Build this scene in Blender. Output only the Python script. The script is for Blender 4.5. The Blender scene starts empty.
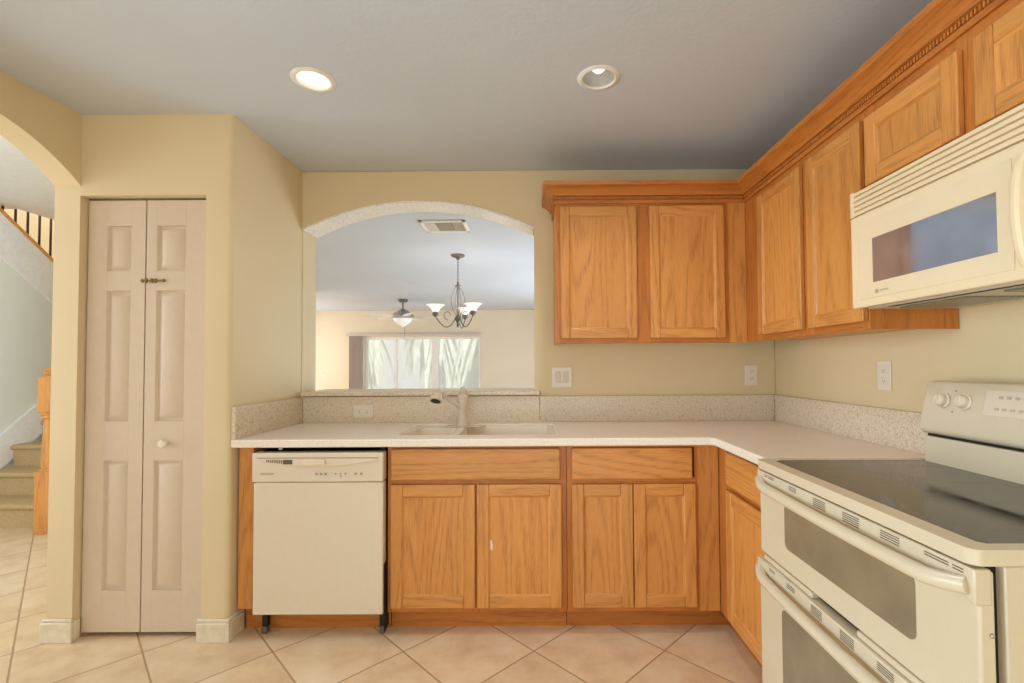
import bpy, bmesh, math, random
from mathutils import Vector, Matrix
random.seed(7)
S = bpy.context.scene
COL = S.collection
PI = math.pi

# ------------------------------------------------------------------ camera
cam_d = bpy.data.cameras.new('camera')
cam = bpy.data.objects.new('camera', cam_d)
COL.objects.link(cam)
_R = Vector((0.99997881, 0.00275628, -0.00589789))
_U = Vector((0.00596884, -0.02648101, 0.9996315))
_F = Vector((-0.00259908, 0.99964552, 0.0264969))
m = Matrix.Identity(4)
for i in range(3):
    m[i][0] = _R[i]; m[i][1] = _U[i]; m[i][2] = -_F[i]
m[0][3], m[1][3], m[2][3] = 0.0, -2.8506, 1.254
cam.matrix_world = m
cam_d.sensor_width = 36
cam_d.lens = 472.6383 / 1024 * 36
cam_d.shift_x = -21.37 / 1024
cam_d.shift_y = 10.66 / 1024
cam_d.clip_start = 0.02
S.camera = cam

# ------------------------------------------------------------------ view, world, fill lights, sun
S.view_settings.view_transform = 'Standard'
S.view_settings.look = 'None'
S.view_settings.exposure = 0.10
S.view_settings.gamma = 1.0
S.view_settings.use_curve_mapping = False
S.cycles.use_denoising = True
S.cycles.max_bounces = 10
S.cycles.diffuse_bounces = 6
S.cycles.sample_clamp_indirect = 6.0
W = bpy.data.worlds.new('world')
S.world = W
W.use_nodes = True
W.node_tree.nodes['Background'].inputs[0].default_value = (1.0, 0.96, 0.92, 1)
W.node_tree.nodes['Background'].inputs[1].default_value = 1.0


def area(name, loc, rot, sx, sy, power, color, spread=PI):
    d = bpy.data.lights.new(name, 'AREA')
    d.shape = 'RECTANGLE'; d.size = sx; d.size_y = sy
    d.energy = power; d.color = color; d.spread = spread
    o = bpy.data.objects.new(name, d)
    o.location = loc; o.rotation_euler = rot
    COL.objects.link(o)
    return o


# unseen fill lights, added to brighten the kitchen, hall, stairwell and far room
area('kitchen_fill_light', (-0.2, -5.0, 0.85), (PI / 2, 0, 0), 3.0, 1.4, 20, (0.74, 0.93, 1.0))  # added fill behind the camera, kept low to lift the base cabinets
area('left_fill_light', (-2.19, -2.85, 1.25), (PI / 2, 0, -PI / 2), 1.9, 1.5, 23, (0.66, 0.85, 0.97), 2.1)  # added fill from the left for the right wall and range
area('hall_fill_light', (-2.55, -1.5, 1.6), (PI / 2, 0, 1.15), 0.9, 1.9, 30, (0.66, 0.85, 1.0), 2.3)  # added fill aimed at the stair wall and white band
area('arch_fill_light', (-4.45, -1.15, 1.5), (PI / 2, 0, -PI / 2), 0.9, 1.9, 25, (0.82, 0.93, 1.0), 2.2)  # added fill sent through the hall arch onto the right wall
area('stairwell_fill_light', (-5.2, 3.6, 4.2), (-PI / 4, 0, 0), 0.9, 1.5, 5, (1.0, 0.94, 0.82))  # added fill for the upper stairwell
area('dining_fill_light', (1.38, 3.6, 1.0), (PI / 2, 0, PI / 2), 4.2, 1.6, 118, (0.68, 0.81, 0.95))  # added fill along the right side of the far room
area('living_fill_light', (-5.1, 6.0, 1.3), (PI / 2, 0, -PI / 2), 2.2, 1.9, 36, (1.0, 0.94, 0.86))  # added fill at the left end of the far room


sun_d = bpy.data.lights.new('sun', 'SUN'); sun_d.energy = 7.5; sun_d.angle = 0.02; sun_d.color = (1.0, 0.97, 0.92)
sun = bpy.data.objects.new('sun', sun_d); COL.objects.link(sun)
sun.rotation_euler = (math.radians(28), math.radians(8), 0)


# ------------------------------------------------------------------ materials
def lin(c):
    r = []
    for v in c:
        v = v / 255.0
        r.append(v / 12.92 if v <= 0.04045 else ((v + 0.055) / 1.055) ** 2.4)
    return (r[0], r[1], r[2], 1)


class NT:
    def __init__(self, name):
        self.mat = bpy.data.materials.new(name)
        self.mat.use_nodes = True
        self.t = self.mat.node_tree
        self.b = self.t.nodes['Principled BSDF']

    def n(self, kind, **kw):
        nd = self.t.nodes.new(kind)
        for k, v in kw.items():
            if k.startswith('i_'):
                key = k[2:]
                key = int(key) if key.isdigit() else key.replace('_', ' ')
                nd.inputs[key].default_value = v
            else:
                setattr(nd, k, v)
        return nd

    def l(self, a, ao, b, bi):
        self.t.links.new(a.outputs[ao], b.inputs[bi])

    def math(self, op, a, b=None, c=None):
        nd = self.t.nodes.new('ShaderNodeMath'); nd.operation = op
        for i, v in enumerate((a, b, c)):
            if v is None: continue
            if isinstance(v, (int, float)): nd.inputs[i].default_value = v
            else: self.t.links.new(v, nd.inputs[i])
        return nd.outputs[0]

    def ramp(self, fac, stops, interp='LINEAR'):
        nd = self.t.nodes.new('ShaderNodeValToRGB')
        nd.color_ramp.interpolation = interp
        el = nd.color_ramp.elements
        while len(el) < len(stops): el.new(0.5)
        for e, (p, c) in zip(el, stops):
            e.position = p; e.color = c if len(c) == 4 else (*c, 1)
        self.t.links.new(fac, nd.inputs[0])
        return nd.outputs[0]

    def mix(self, fac, a, b, blend='MIX'):
        nd = self.t.nodes.new('ShaderNodeMix'); nd.data_type = 'RGBA'; nd.blend_type = blend
        for idx, v in ((0, fac), (6, a), (7, b)):
            if isinstance(v, (int, float, tuple)): nd.inputs[idx].default_value = v
            else: self.t.links.new(v, nd.inputs[idx])
        return nd.outputs[2]

    def bump(self, height, strength, dist=0.001):
        nd = self.t.nodes.new('ShaderNodeBump')
        nd.inputs['Strength'].default_value = strength
        nd.inputs['Distance'].default_value = dist
        self.t.links.new(height, nd.inputs['Height'])
        self.t.links.new(nd.outputs[0], self.b.inputs['Normal'])

    def base(self, c):
        if isinstance(c, tuple): self.b.inputs['Base Color'].default_value = c
        else: self.t.links.new(c, self.b.inputs['Base Color'])

    def set(self, rough=0.5, spec=0.5, metal=0.0, coat=0.0):
        self.b.inputs['Roughness'].default_value = rough
        self.b.inputs['Specular IOR Level'].default_value = spec
        self.b.inputs['Metallic'].default_value = metal
        self.b.inputs['Coat Weight'].default_value = coat


def coords(nt, scale=(1, 1, 1), rand=False, space='Object'):
    tc = nt.n('ShaderNodeTexCoord')
    mp = nt.n('ShaderNodeMapping')
    mp.inputs['Scale'].default_value = scale
    if rand:
        oi = nt.n('ShaderNodeObjectInfo')
        va = nt.n('ShaderNodeVectorMath', operation='SCALE')
        cx = nt.n('ShaderNodeCombineXYZ')
        for i in range(3): nt.l(oi, 'Random', cx, i)
        nt.l(cx, 0, va, 0); va.inputs['Scale'].default_value = 17.0
        ad = nt.n('ShaderNodeVectorMath', operation='ADD')
        nt.l(tc, space, ad, 0); nt.l(va, 0, ad, 1); nt.l(ad, 0, mp, 0)
    else:
        nt.l(tc, space, mp, 0)
    return mp


def plain(name, rgb, rough=0.5, spec=0.5, metal=0.0, noise=0.04, nscale=30, bump=0.0):
    nt = NT(name)
    mp = coords(nt)
    nz = nt.n('ShaderNodeTexNoise', i_Scale=nscale, i_Detail=3.0); nt.l(mp, 0, nz, 'Vector')
    c = lin(rgb)
    dk = tuple(v * (1 - noise) for v in c[:3]) + (1,)
    lt = tuple(min(1, v * (1 + noise)) for v in c[:3]) + (1,)
    nt.base(nt.ramp(nz.outputs['Fac'], [(0.3, dk), (0.7, lt)]))
    nt.set(rough, spec, metal)
    if bump: nt.bump(nz.outputs['Fac'], bump, 0.002)
    return nt.mat


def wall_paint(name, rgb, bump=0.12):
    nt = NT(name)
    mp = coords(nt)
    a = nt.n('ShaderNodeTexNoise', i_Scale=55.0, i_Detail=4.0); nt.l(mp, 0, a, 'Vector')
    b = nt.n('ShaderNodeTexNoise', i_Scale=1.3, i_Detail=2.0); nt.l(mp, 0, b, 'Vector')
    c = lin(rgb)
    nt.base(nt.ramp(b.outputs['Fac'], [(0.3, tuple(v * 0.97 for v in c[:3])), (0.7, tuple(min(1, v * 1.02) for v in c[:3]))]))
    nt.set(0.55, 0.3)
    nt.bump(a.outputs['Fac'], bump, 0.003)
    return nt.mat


def oak(name, axis, light=(226, 162, 90), mid=(208, 138, 66), dark=(150, 84, 30)):
    nt = NT(name)
    sc = [4.2, 4.2, 4.2]; sc['xyz'.index(axis)] = 0.42
    mp = coords(nt, tuple(sc), rand=True)
    n1 = nt.n('ShaderNodeTexNoise', i_Scale=1.0, i_Detail=2.2, i_Roughness=0.42); nt.l(mp, 0, n1, 'Vector')
    rings = nt.math('PINGPONG', nt.math('MULTIPLY', n1.outputs['Fac'], 17.0), 0.5)
    ring = nt.ramp(rings, [(0.0, (1, 1, 1, 1)), (0.10, (0.75, 0.75, 0.75, 1)), (0.26, (0.12, 0.12, 0.12, 1)), (0.5, (0.0, 0.0, 0.0, 1))])
    sp = [330.0, 330.0, 330.0]; sp['xyz'.index(axis)] = 16.0
    mp2 = coords(nt, tuple(sp), rand=True)
    n2 = nt.n('ShaderNodeTexNoise', i_Scale=1.0, i_Detail=1.0); nt.l(mp2, 0, n2, 'Vector')
    pores = nt.ramp(n2.outputs['Fac'], [(0.42, (0, 0, 0, 1)), (0.62, (1, 1, 1, 1))])
    s3 = [12.0, 12.0, 12.0]; s3['xyz'.index(axis)] = 0.5
    mp3 = coords(nt, tuple(s3), rand=True)
    n3 = nt.n('ShaderNodeTexNoise', i_Scale=1.0, i_Detail=2.0); nt.l(mp3, 0, n3, 'Vector')
    c = nt.mix(nt.math('MULTIPLY', n3.outputs['Fac'], 1.0), lin(light), lin(mid))
    bw = nt.n('ShaderNodeRGBToBW'); nt.t.links.new(ring, bw.inputs[0])
    bp_ = nt.n('ShaderNodeRGBToBW'); nt.t.links.new(pores, bp_.inputs[0])
    fac = nt.math('MULTIPLY', bw.outputs[0], nt.math('MULTIPLY_ADD', bp_.outputs[0], 0.34, 0.16))
    c = nt.mix(fac, c, lin(dark))
    c = nt.mix(nt.math('MULTIPLY', bp_.outputs[0], 0.16), c, lin(dark))
    oi = nt.n('ShaderNodeObjectInfo')
    hs = nt.n('ShaderNodeHueSaturation'); nt.t.links.new(c, hs.inputs['Color'])
    nt.t.links.new(nt.math('MULTIPLY_ADD', oi.outputs['Random'], 0.14, 0.93), hs.inputs['Value'])
    nt.t.links.new(hs.outputs[0], nt.b.inputs['Base Color'])
    nt.set(0.36, 0.45, 0, 0.12)
    nt.b.inputs['Coat Roughness'].default_value = 0.25
    nt.bump(n2.outputs['Fac'], 0.08, 0.0006)
    return nt.mat


OAKZ = oak('oak_upright_grain', 'z'); OAKX = oak('oak_crosswise_grain', 'x'); OAKY = oak('oak_lengthwise_grain', 'y')
SHADED = dict(light=(208, 134, 62), mid=(188, 110, 42), dark=(136, 72, 24))  # darker copy of the door oak, shade put into the colour
FRZ = oak('oak_shaded_upright', 'z', **SHADED); FRX = oak('oak_shaded_crosswise', 'x', **SHADED); FRY = oak('oak_shaded_lengthwise', 'y', **SHADED)
M = {}
M['wall'] = wall_paint('cream_wall_paint', (224, 206, 167))
M['hallwall'] = wall_paint('pale_hall_paint', (220, 222, 210))
M['farwall'] = wall_paint('pale_beige_paint', (226, 212, 190))
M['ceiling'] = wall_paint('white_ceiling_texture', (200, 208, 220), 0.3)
M['white'] = plain('white_paint', (232, 230, 226), 0.45)
M['board'] = plain('worn_cream_paint', (226, 214, 190), 0.5, noise=0.10, nscale=22)
M['door'] = plain('cream_door_paint', (214, 196, 174), 0.42, noise=0.02)
M['bisque'] = plain('bisque_enamel', (226, 212, 190), 0.22, 0.5, noise=0.01)
M['range'] = plain('bisque_range_enamel', (217, 203, 176), 0.24, 0.5, noise=0.01)
M['bisque2'] = plain('bisque_plastic', (228, 212, 184), 0.35, 0.5, noise=0.01)
M['mw'] = plain('almond_plastic', (236, 216, 180), 0.3, 0.5, noise=0.01)
M['mwglass'] = plain('almond_door_glass', (234, 215, 182), 0.08, 0.6, noise=0.01)
M['dark'] = plain('dark_gap', (22, 19, 17), 0.6)
M['slot'] = plain('dark_slot', (96, 84, 68), 0.6)
M['grey_print'] = plain('grey_print', (162, 150, 132), 0.6)
M['brass'] = plain('brass', (134, 108, 54), 0.4, metal=0.7)
M['chrome'] = plain('brushed_metal', (190, 186, 180), 0.3, metal=0.9)
M['nickel'] = plain('antique_nickel', (120, 114, 108), 0.4, metal=0.6)
M['plate'] = plain('ivory_plate', (232, 222, 206), 0.35, noise=0.01)
M['rocker'] = plain('switch_rocker', (208, 196, 180), 0.3, noise=0.01)
M['key'] = plain('soft_key', (186, 174, 158), 0.5)
M['faucet'] = plain('bisque_faucet', (214, 198, 176), 0.25, noise=0.01)
M['black_iron'] = plain('black_iron', (58, 42, 34), 0.5)
M['carpet'] = plain('tan_carpet', (192, 166, 124), 0.95, 0.1, noise=0.22, nscale=160, bump=0.6)
M['foliage'] = plain('palm_frond', (196, 202, 184), 0.7, noise=0.3, nscale=6)  # pale fronds, overexposed sunlight put into their colour
M['trunk'] = plain('palm_trunk', (176, 168, 156), 0.9, noise=0.2, nscale=12)
M['patio'] = plain('pale_concrete', (200, 196, 188), 0.9)
M['can_grey'] = plain('can_reflector', (176, 172, 166), 0.35)
M['blind'] = plain('grey_blind', (206, 194, 184), 0.7)
M['mesh'] = plain('grease_filter', (150, 146, 128), 0.4, metal=0.5, noise=0.4, nscale=300)
M['avent'] = plain('vent_tan', (222, 214, 200), 0.5)


def mk_glass_dark(name, rgb, rough=0.06, spec=0.9):
    nt = NT(name)
    mp = coords(nt)
    nz = nt.n('ShaderNodeTexNoise', i_Scale=9.0, i_Detail=4.0); nt.l(mp, 0, nz, 'Vector')
    c = lin(rgb)
    nt.base(nt.ramp(nz.outputs['Fac'], [(0.35, c), (0.75, tuple(v * 1.25 for v in c[:3]))]))
    rr = nt.ramp(nz.outputs['Fac'], [(0.3, (rough,) * 3), (0.8, (rough + 0.12,) * 3)])
    nt.t.links.new(rr, nt.b.inputs['Roughness'])
    nt.b.inputs['Specular IOR Level'].default_value = spec
    nt.b.inputs['IOR'].default_value = 1.6
    return nt.mat


M['cooktop'] = mk_glass_dark('smoked_ceramic_glass', (44, 38, 30), 0.05, 0.5)
M['ovenglass'] = mk_glass_dark('smoked_oven_glass', (132, 120, 98), 0.08, 0.7)
M['mwwindow'] = mk_glass_dark('microwave_window', (172, 182, 204), 0.03, 1.0)
M['mwwindow'].node_tree.nodes['Principled BSDF'].inputs['Metallic'].default_value = 0.85


def mk_counter(name, rgb, contrast, scale=260.0):
    nt = NT(name)
    mp = coords(nt)
    a = nt.n('ShaderNodeTexNoise', i_Scale=scale, i_Detail=2.0, i_Roughness=0.6); nt.l(mp, 0, a, 'Vector')
    v = nt.n('ShaderNodeTexVoronoi', i_Scale=scale * 0.7); nt.l(mp, 0, v, 'Vector')
    c = lin(rgb)
    col = nt.ramp(a.outputs['Fac'], [(0.33, tuple(x * (1 - contrast) for x in c[:3])), (0.5, c), (0.68, tuple(min(1, x * (1 + contrast * 0.8)) for x in c[:3]))])
    bw = nt.n('ShaderNodeRGBToBW'); nt.l(v, 'Color', bw, 0)
    sp = nt.ramp(bw.outputs[0], [(0.78, (0, 0, 0)), (0.82, (1, 1, 1))])
    bw2 = nt.n('ShaderNodeRGBToBW'); nt.t.links.new(sp, bw2.inputs[0])
    nt.base(nt.mix(nt.math('MULTIPLY', bw2.outputs[0], contrast * 1.6), col, tuple(x * 0.55 for x in c[:3]) + (1,)))
    nt.set(0.3, 0.5)
    return nt.mat


M['counter'] = mk_counter('speckled_solid_surface', (240, 228, 212), 0.10)
M['splash'] = mk_counter('speckled_backsplash', (222, 206, 182), 0.24, 150.0)
M['sink'] = plain('almond_sink', (240, 228, 208), 0.2, 0.5, noise=0.01)


def mk_tile():
    nt = NT('diagonal_ceramic_tile')
    tc = nt.n('ShaderNodeTexCoord')
    sx = nt.n('ShaderNodeSeparateXYZ'); nt.l(tc, 'Object', sx, 0)
    T = 0.405; r2 = math.sqrt(0.5)
    u = nt.math('MULTIPLY', nt.math('ADD', sx.outputs[0], sx.outputs[1]), r2)
    v = nt.math('MULTIPLY', nt.math('SUBTRACT', sx.outputs[0], sx.outputs[1]), r2)
    u = nt.math('DIVIDE', nt.math('ADD', u, 0.535 + 40 * T), T)
    v = nt.math('DIVIDE', nt.math('ADD', v, -0.52 + 40 * T), T)
    du = nt.math('PINGPONG', u, 0.5); dv = nt.math('PINGPONG', v, 0.5)
    d = nt.math('MINIMUM', du, dv)
    g = nt.ramp(d, [(0.0060, (1, 1, 1)), (0.0115, (0, 0, 0))])
    gb = nt.n('ShaderNodeRGBToBW'); nt.t.links.new(g, gb.inputs[0])
    cx = nt.n('ShaderNodeCombineXYZ')
    nt.t.links.new(nt.math('FLOOR', u), cx.inputs[0]); nt.t.links.new(nt.math('FLOOR', v), cx.inputs[1])
    wn = nt.n('ShaderNodeTexWhiteNoise'); nt.l(cx, 0, wn, 'Vector')
    sc = nt.n('ShaderNodeVectorMath', operation='SCALE'); sc.inputs['Scale'].default_value = 9.0
    nt.l(wn, 'Color', sc, 0)
    ad = nt.n('ShaderNodeVectorMath', operation='ADD'); nt.l(tc, 'Object', ad, 0); nt.l(sc, 0, ad, 1)
    n1 = nt.n('ShaderNodeTexNoise', i_Scale=7.0, i_Detail=6.0, i_Roughness=0.6); nt.l(ad, 0, n1, 'Vector')
    c = nt.ramp(n1.outputs['Fac'], [(0.3, lin((214, 184, 148))), (0.5, lin((228, 202, 166))), (0.72, lin((236, 216, 186)))])
    hs = nt.n('ShaderNodeHueSaturation'); nt.t.links.new(c, hs.inputs['Color'])
    nt.t.links.new(nt.math('MULTIPLY_ADD', wn.outputs['Value'], 0.08, 0.96), hs.inputs['Value'])
    nt.base(nt.mix(gb.outputs[0], hs.outputs[0], lin((176, 146, 110))))
    nt.set(0.34, 0.4)
    h = nt.math('SUBTRACT', 1.0, gb.outputs[0])
    nt.bump(nt.math('ADD', h, nt.math('MULTIPLY', n1.outputs['Fac'], 0.15)), 0.35, 0.002)
    return nt.mat


M['tile'] = mk_tile()


def mk_emit(name, rgb, strength):
    nt = NT(name)
    nt.base((0.8, 0.8, 0.8, 1))
    nt.b.inputs['Emission Color'].default_value = lin(rgb)
    nt.b.inputs['Emission Strength'].default_value = strength
    mp = coords(nt)
    nz = nt.n('ShaderNodeTexNoise', i_Scale=3.0); nt.l(mp, 0, nz, 'Vector')
    rr = nt.ramp(nz.outputs['Fac'], [(0, (0.3,) * 3), (1, (0.4,) * 3)])
    nt.t.links.new(rr, nt.b.inputs['Roughness'])
    return nt.mat


M['warm_lamp'] = mk_emit('warm_flood_lamp', (255, 238, 204), 1.0)
M['bulb'] = mk_emit('white_bulb', (255, 250, 240), 1.4)
M['shade'] = mk_emit('lit_frosted_glass', (255, 252, 246), 0.55)
M['bowl'] = mk_emit('lit_fan_bowl', (240, 238, 234), 0.25)


def mk_pane():
    nt = NT('hazy_window_pane')
    tr = nt.n('ShaderNodeBsdfTransparent'); tr.inputs[0].default_value = (0.9, 0.92, 0.92, 1)
    df = nt.n('ShaderNodeBsdfTranslucent'); df.inputs[0].default_value = (0.86, 0.88, 0.9, 1)
    gl = nt.n('ShaderNodeBsdfGlossy'); gl.inputs['Roughness'].default_value = 0.05
    mp = coords(nt)
    nz = nt.n('ShaderNodeTexNoise', i_Scale=2.0, i_Detail=3.0); nt.l(mp, 0, nz, 'Vector')
    m1 = nt.n('ShaderNodeMixShader'); m2 = nt.n('ShaderNodeMixShader')
    nt.t.links.new(nt.math('MULTIPLY_ADD', nz.outputs['Fac'], 0.2, 0.25), m1.inputs[0])
    nt.l(tr, 0, m1, 1); nt.l(df, 0, m1, 2)
    m2.inputs[0].default_value = 0.04
    nt.l(m1, 0, m2, 1); nt.l(gl, 0, m2, 2)
    out = nt.t.nodes['Material Output']
    nt.l(m2, 0, out, 'Surface')
    return nt.mat


M['pane'] = mk_pane()


def mk_clear():
    nt = NT('clear_frosted_glass')
    nt.base((0.95, 0.95, 0.95, 1))
    nt.set(0.2, 0.5)
    nt.b.inputs['Transmission Weight'].default_value = 0.6
    return nt.mat


# ------------------------------------------------------------------ mesh builder
class MB:
    def __init__(self):
        self.bm = bmesh.new()

    def _f(self, vs, mat):
        try:
            f = self.bm.faces.new(vs)
            f.material_index = mat
            return f
        except ValueError:
            return None

    def hexa(self, p, mat=0):
        v = [self.bm.verts.new(q) for q in p]
        for idx in ((0, 3, 2, 1), (4, 5, 6, 7), (0, 1, 5, 4), (1, 2, 6, 5), (2, 3, 7, 6), (3, 0, 4, 7)):
            self._f([v[i] for i in idx], mat)
        return self

    def box(self, x0, x1, y0, y1, z0, z1, mat=0):
        x0, x1 = sorted((x0, x1)); y0, y1 = sorted((y0, y1)); z0, z1 = sorted((z0, z1))
        return self.hexa([(x0, y0, z0), (x1, y0, z0), (x1, y1, z0), (x0, y1, z0), (x0, y0, z1), (x1, y0, z1), (x1, y1, z1), (x0, y1, z1)], mat)

    def lathe(self, prof, c, axis='z', n=24, mat=0, closed=False):
        rings = []
        for r, h in prof:
            ring = []
            for k in range(n):
                a = 2 * PI * k / n
                u, v = max(r, 1e-5) * math.cos(a), max(r, 1e-5) * math.sin(a)
                p = {'z': (u, v, h), 'x': (h, u, v), 'y': (v, h, u)}[axis]
                ring.append(self.bm.verts.new((c[0] + p[0], c[1] + p[1], c[2] + p[2])))
            rings.append(ring)
        for a, b in zip(rings, rings[1:]):
            for k in range(n):
                self._f((a[k], a[(k + 1) % n], b[(k + 1) % n], b[k]), mat)
        if not closed:
            self._f(list(reversed(rings[0])), mat); self._f(rings[-1], mat)
        return self

    def tube(self, pts, r, n=10, mat=0, radii=None, flat=1.0):
        pts = [Vector(p) for p in pts]
        t = (pts[1] - pts[0]).normalized()
        up = Vector((0, 0, 1)) if abs(t.z) < 0.9 else Vector((1, 0, 0))
        nrm = t.cross(up).normalized()
        rings = []
        for i, p in enumerate(pts):
            if i == 0: tt = pts[1] - pts[0]
            elif i == len(pts) - 1: tt = pts[-1] - pts[-2]
            else: tt = (pts[i + 1] - pts[i]).normalized() + (pts[i] - pts[i - 1]).normalized()
            tt.normalize()
            nrm = (nrm - tt * nrm.dot(tt)).normalized()
            bn = tt.cross(nrm)
            rr = radii[i] if radii else r
            rings.append([self.bm.verts.new(p + nrm * rr * math.cos(2 * PI * k / n) + bn * rr * flat * math.sin(2 * PI * k / n)) for k in range(n)])
        for a, b in zip(rings, rings[1:]):
            for k in range(n):
                self._f((a[k], a[(k + 1) % n], b[(k + 1) % n], b[k]), mat)
        self._f(list(reversed(rings[0])), mat); self._f(rings[-1], mat)
        return self

    def prism(self, loops, plane, a, b, mat=0):
        """loops: outline then holes, 2-D; plane 'xy','xz','yz'; extruded from a to b along the third axis"""
        def P(u, v, w):
            return {'xy': (u, v, w), 'xz': (u, w, v), 'yz': (w, u, v)}[plane]
        tmp = bmesh.new()
        index = []
        edges = []
        for lp in loops:
            vs = [tmp.verts.new((u, v, 0)) for u, v in lp]
            for v_ in vs: index.append(v_)
            for i in range(len(vs)): edges.append(tmp.edges.new((vs[i], vs[(i + 1) % len(vs)])))
        tmp.verts.index_update()
        if len(loops) == 1:
            tmp.faces.new(index)
        else:
            bmesh.ops.triangle_fill(tmp, use_beauty=True, use_dissolve=False, edges=edges)
        tmp.verts.index_update()
        lo = [self.bm.verts.new(P(v.co.x, v.co.y, a)) for v in tmp.verts]
        hi = [self.bm.verts.new(P(v.co.x, v.co.y, b)) for v in tmp.verts]
        for f in tmp.faces:
            ids = [v.index for v in f.verts]
            self._f([lo[i] for i in ids], mat); self._f([hi[i] for i in reversed(ids)], mat)
        k = 0
        for lp in loops:
            n = len(lp)
            for i in range(n):
                p, q = k + i, k + (i + 1) % n
                self._f((lo[p], lo[q], hi[q], hi[p]), mat)
            k += n
        tmp.free()
        return self

    def build(self, name, mats, parent=None, bevel=0.0, seg=2, angle=35, smooth=True, kind=None):
        bm = self.bm
        bmesh.ops.recalc_face_normals(bm, faces=bm.faces)
        if parent is None:
            lo = [min(v.co[i] for v in bm.verts) for i in range(3)]
            hi = [max(v.co[i] for v in bm.verts) for i in range(3)]
            org = Vector(((lo[0] + hi[0]) / 2, (lo[1] + hi[1]) / 2, lo[2]))
            if kind == 'structure': org = Vector((0, 0, 0))
        else:
            org = Vector(parent['_org'])
        for v in bm.verts: v.co -= org
        me = bpy.data.meshes.new(name)
        bm.to_mesh(me); bm.free()
        if not isinstance(mats, (list, tuple)): mats = [mats]
        for mt in mats: me.materials.append(mt)
        o = bpy.data.objects.new(name, me)
        COL.objects.link(o)
        if smooth:
            for p in me.polygons: p.use_smooth = True
            me.set_sharp_from_angle(angle=math.radians(angle))
        o['_org'] = list(org)
        if parent is None: o.location = org
        else: o.parent = parent
        if bevel > 0:
            md = o.modifiers.new('edge', 'BEVEL'); md.width = bevel; md.segments = seg
            md.limit_method = 'ANGLE'; md.angle_limit = math.radians(40)
            md.harden_normals = False
        if kind: o['kind'] = kind
        return o


def thing(name, loc, label, cat, group=None, kind=None):
    o = bpy.data.objects.new(name, None)
    o.empty_display_size = 0.05
    COL.objects.link(o)
    o.location = loc; o['_org'] = list(loc)
    o['label'] = label; o['category'] = cat
    if group: o['group'] = group
    if kind: o['kind'] = kind
    return o


def tag(o, label, cat, group=None):
    o['label'] = label; o['category'] = cat
    if group: o['group'] = group
    return o


def struct(mb, name, mats, bevel=0.0, seg=2, **kw):
    return mb.build(name, mats, None, bevel, seg, kind='structure', **kw)


def arc2(cx, cy, r, a0, a1, n):
    return [(cx + r * math.cos(a0 + (a1 - a0) * i / n), cy + r * math.sin(a0 + (a1 - a0) * i / n)) for i in range(n + 1)]


def rrect(x0, x1, y0, y1, r, n=5):
    pts = []
    for cx, cy, a in ((x1 - r, y1 - r, 0), (x0 + r, y1 - r, PI / 2), (x0 + r, y0 + r, PI), (x1 - r, y0 + r, 1.5 * PI)):
        pts += arc2(cx, cy, r, a, a + PI / 2, n)
    return pts


def text(name, body, size, loc, rot, mat, parent, extrude=0.0003):
    cu = bpy.data.curves.new(name, 'FONT'); cu.body = body; cu.size = size; cu.extrude = extrude
    cu.align_x = 'CENTER'; cu.align_y = 'CENTER'
    t = bpy.data.objects.new(name + '_src', cu); COL.objects.link(t)
    bpy.context.view_layer.update()
    me = bpy.data.meshes.new_from_object(t.evaluated_get(bpy.context.evaluated_depsgraph_get()))
    bpy.data.objects.remove(t)
    me.materials.clear(); me.materials.append(mat)
    o = bpy.data.objects.new(name, me); COL.objects.link(o)
    o.parent = parent
    o.location = Vector(loc) - Vector(parent['_org']); o.rotation_euler = rot
    o['_org'] = parent['_org']
    return o


# ------------------------------------------------------------------ the room shell
CZ = 2.44
XR = 1.45          # right wall
XP = -1.41         # pantry side wall
YP = -0.663        # pantry front
XA, XA2 = -2.12, -2.243   # wall with the hall arch
BT = 0.17          # thickness of the pass-through wall

struct(MB().box(-7.0, 1.75, -5.4, 7.6, -0.12, 0.0), 'floor', M['tile'])


def circ(cx, cy, r, n=28):
    return [(cx + r * math.cos(2 * PI * k / n), cy + r * math.sin(2 * PI * k / n)) for k in range(n)]


CANS = [(-0.911, -0.923), (0.272, -0.922)]
HOLE = 0.068
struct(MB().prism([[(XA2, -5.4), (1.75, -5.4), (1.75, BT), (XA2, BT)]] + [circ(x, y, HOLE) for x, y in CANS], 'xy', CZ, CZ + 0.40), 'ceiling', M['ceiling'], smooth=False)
struct(MB().box(XR, XR + 0.3, -5.4, 7.5, 0, 2.44), 'wall_right', M['wall'])

# wall with the arched pass-through
OX0, OX1, OZ0, OZS, OZT = -1.405, 0.0, 1.072, 2.088, 2.256
hw = (OX1 - OX0) / 2; rise = OZT - OZS
AR = (hw * hw + rise * rise) / (2 * rise); acx = (OX0 + OX1) / 2; acz = OZT - AR
a0 = math.asin(hw / AR)
arch = [(acx + AR * math.sin(-a0 + 2 * a0 * i / 36), acz + AR * math.cos(-a0 + 2 * a0 * i / 36)) for i in range(37)]
hole = [(OX0, OZ0)] + arch + [(OX1, OZ0)]
struct(MB().prism([[(-2.3, 0), (XR, 0), (XR, CZ), (-2.3, CZ)], hole], 'xz', 0, BT), 'wall_back', M['wall'], bevel=0.006, seg=3)
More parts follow.
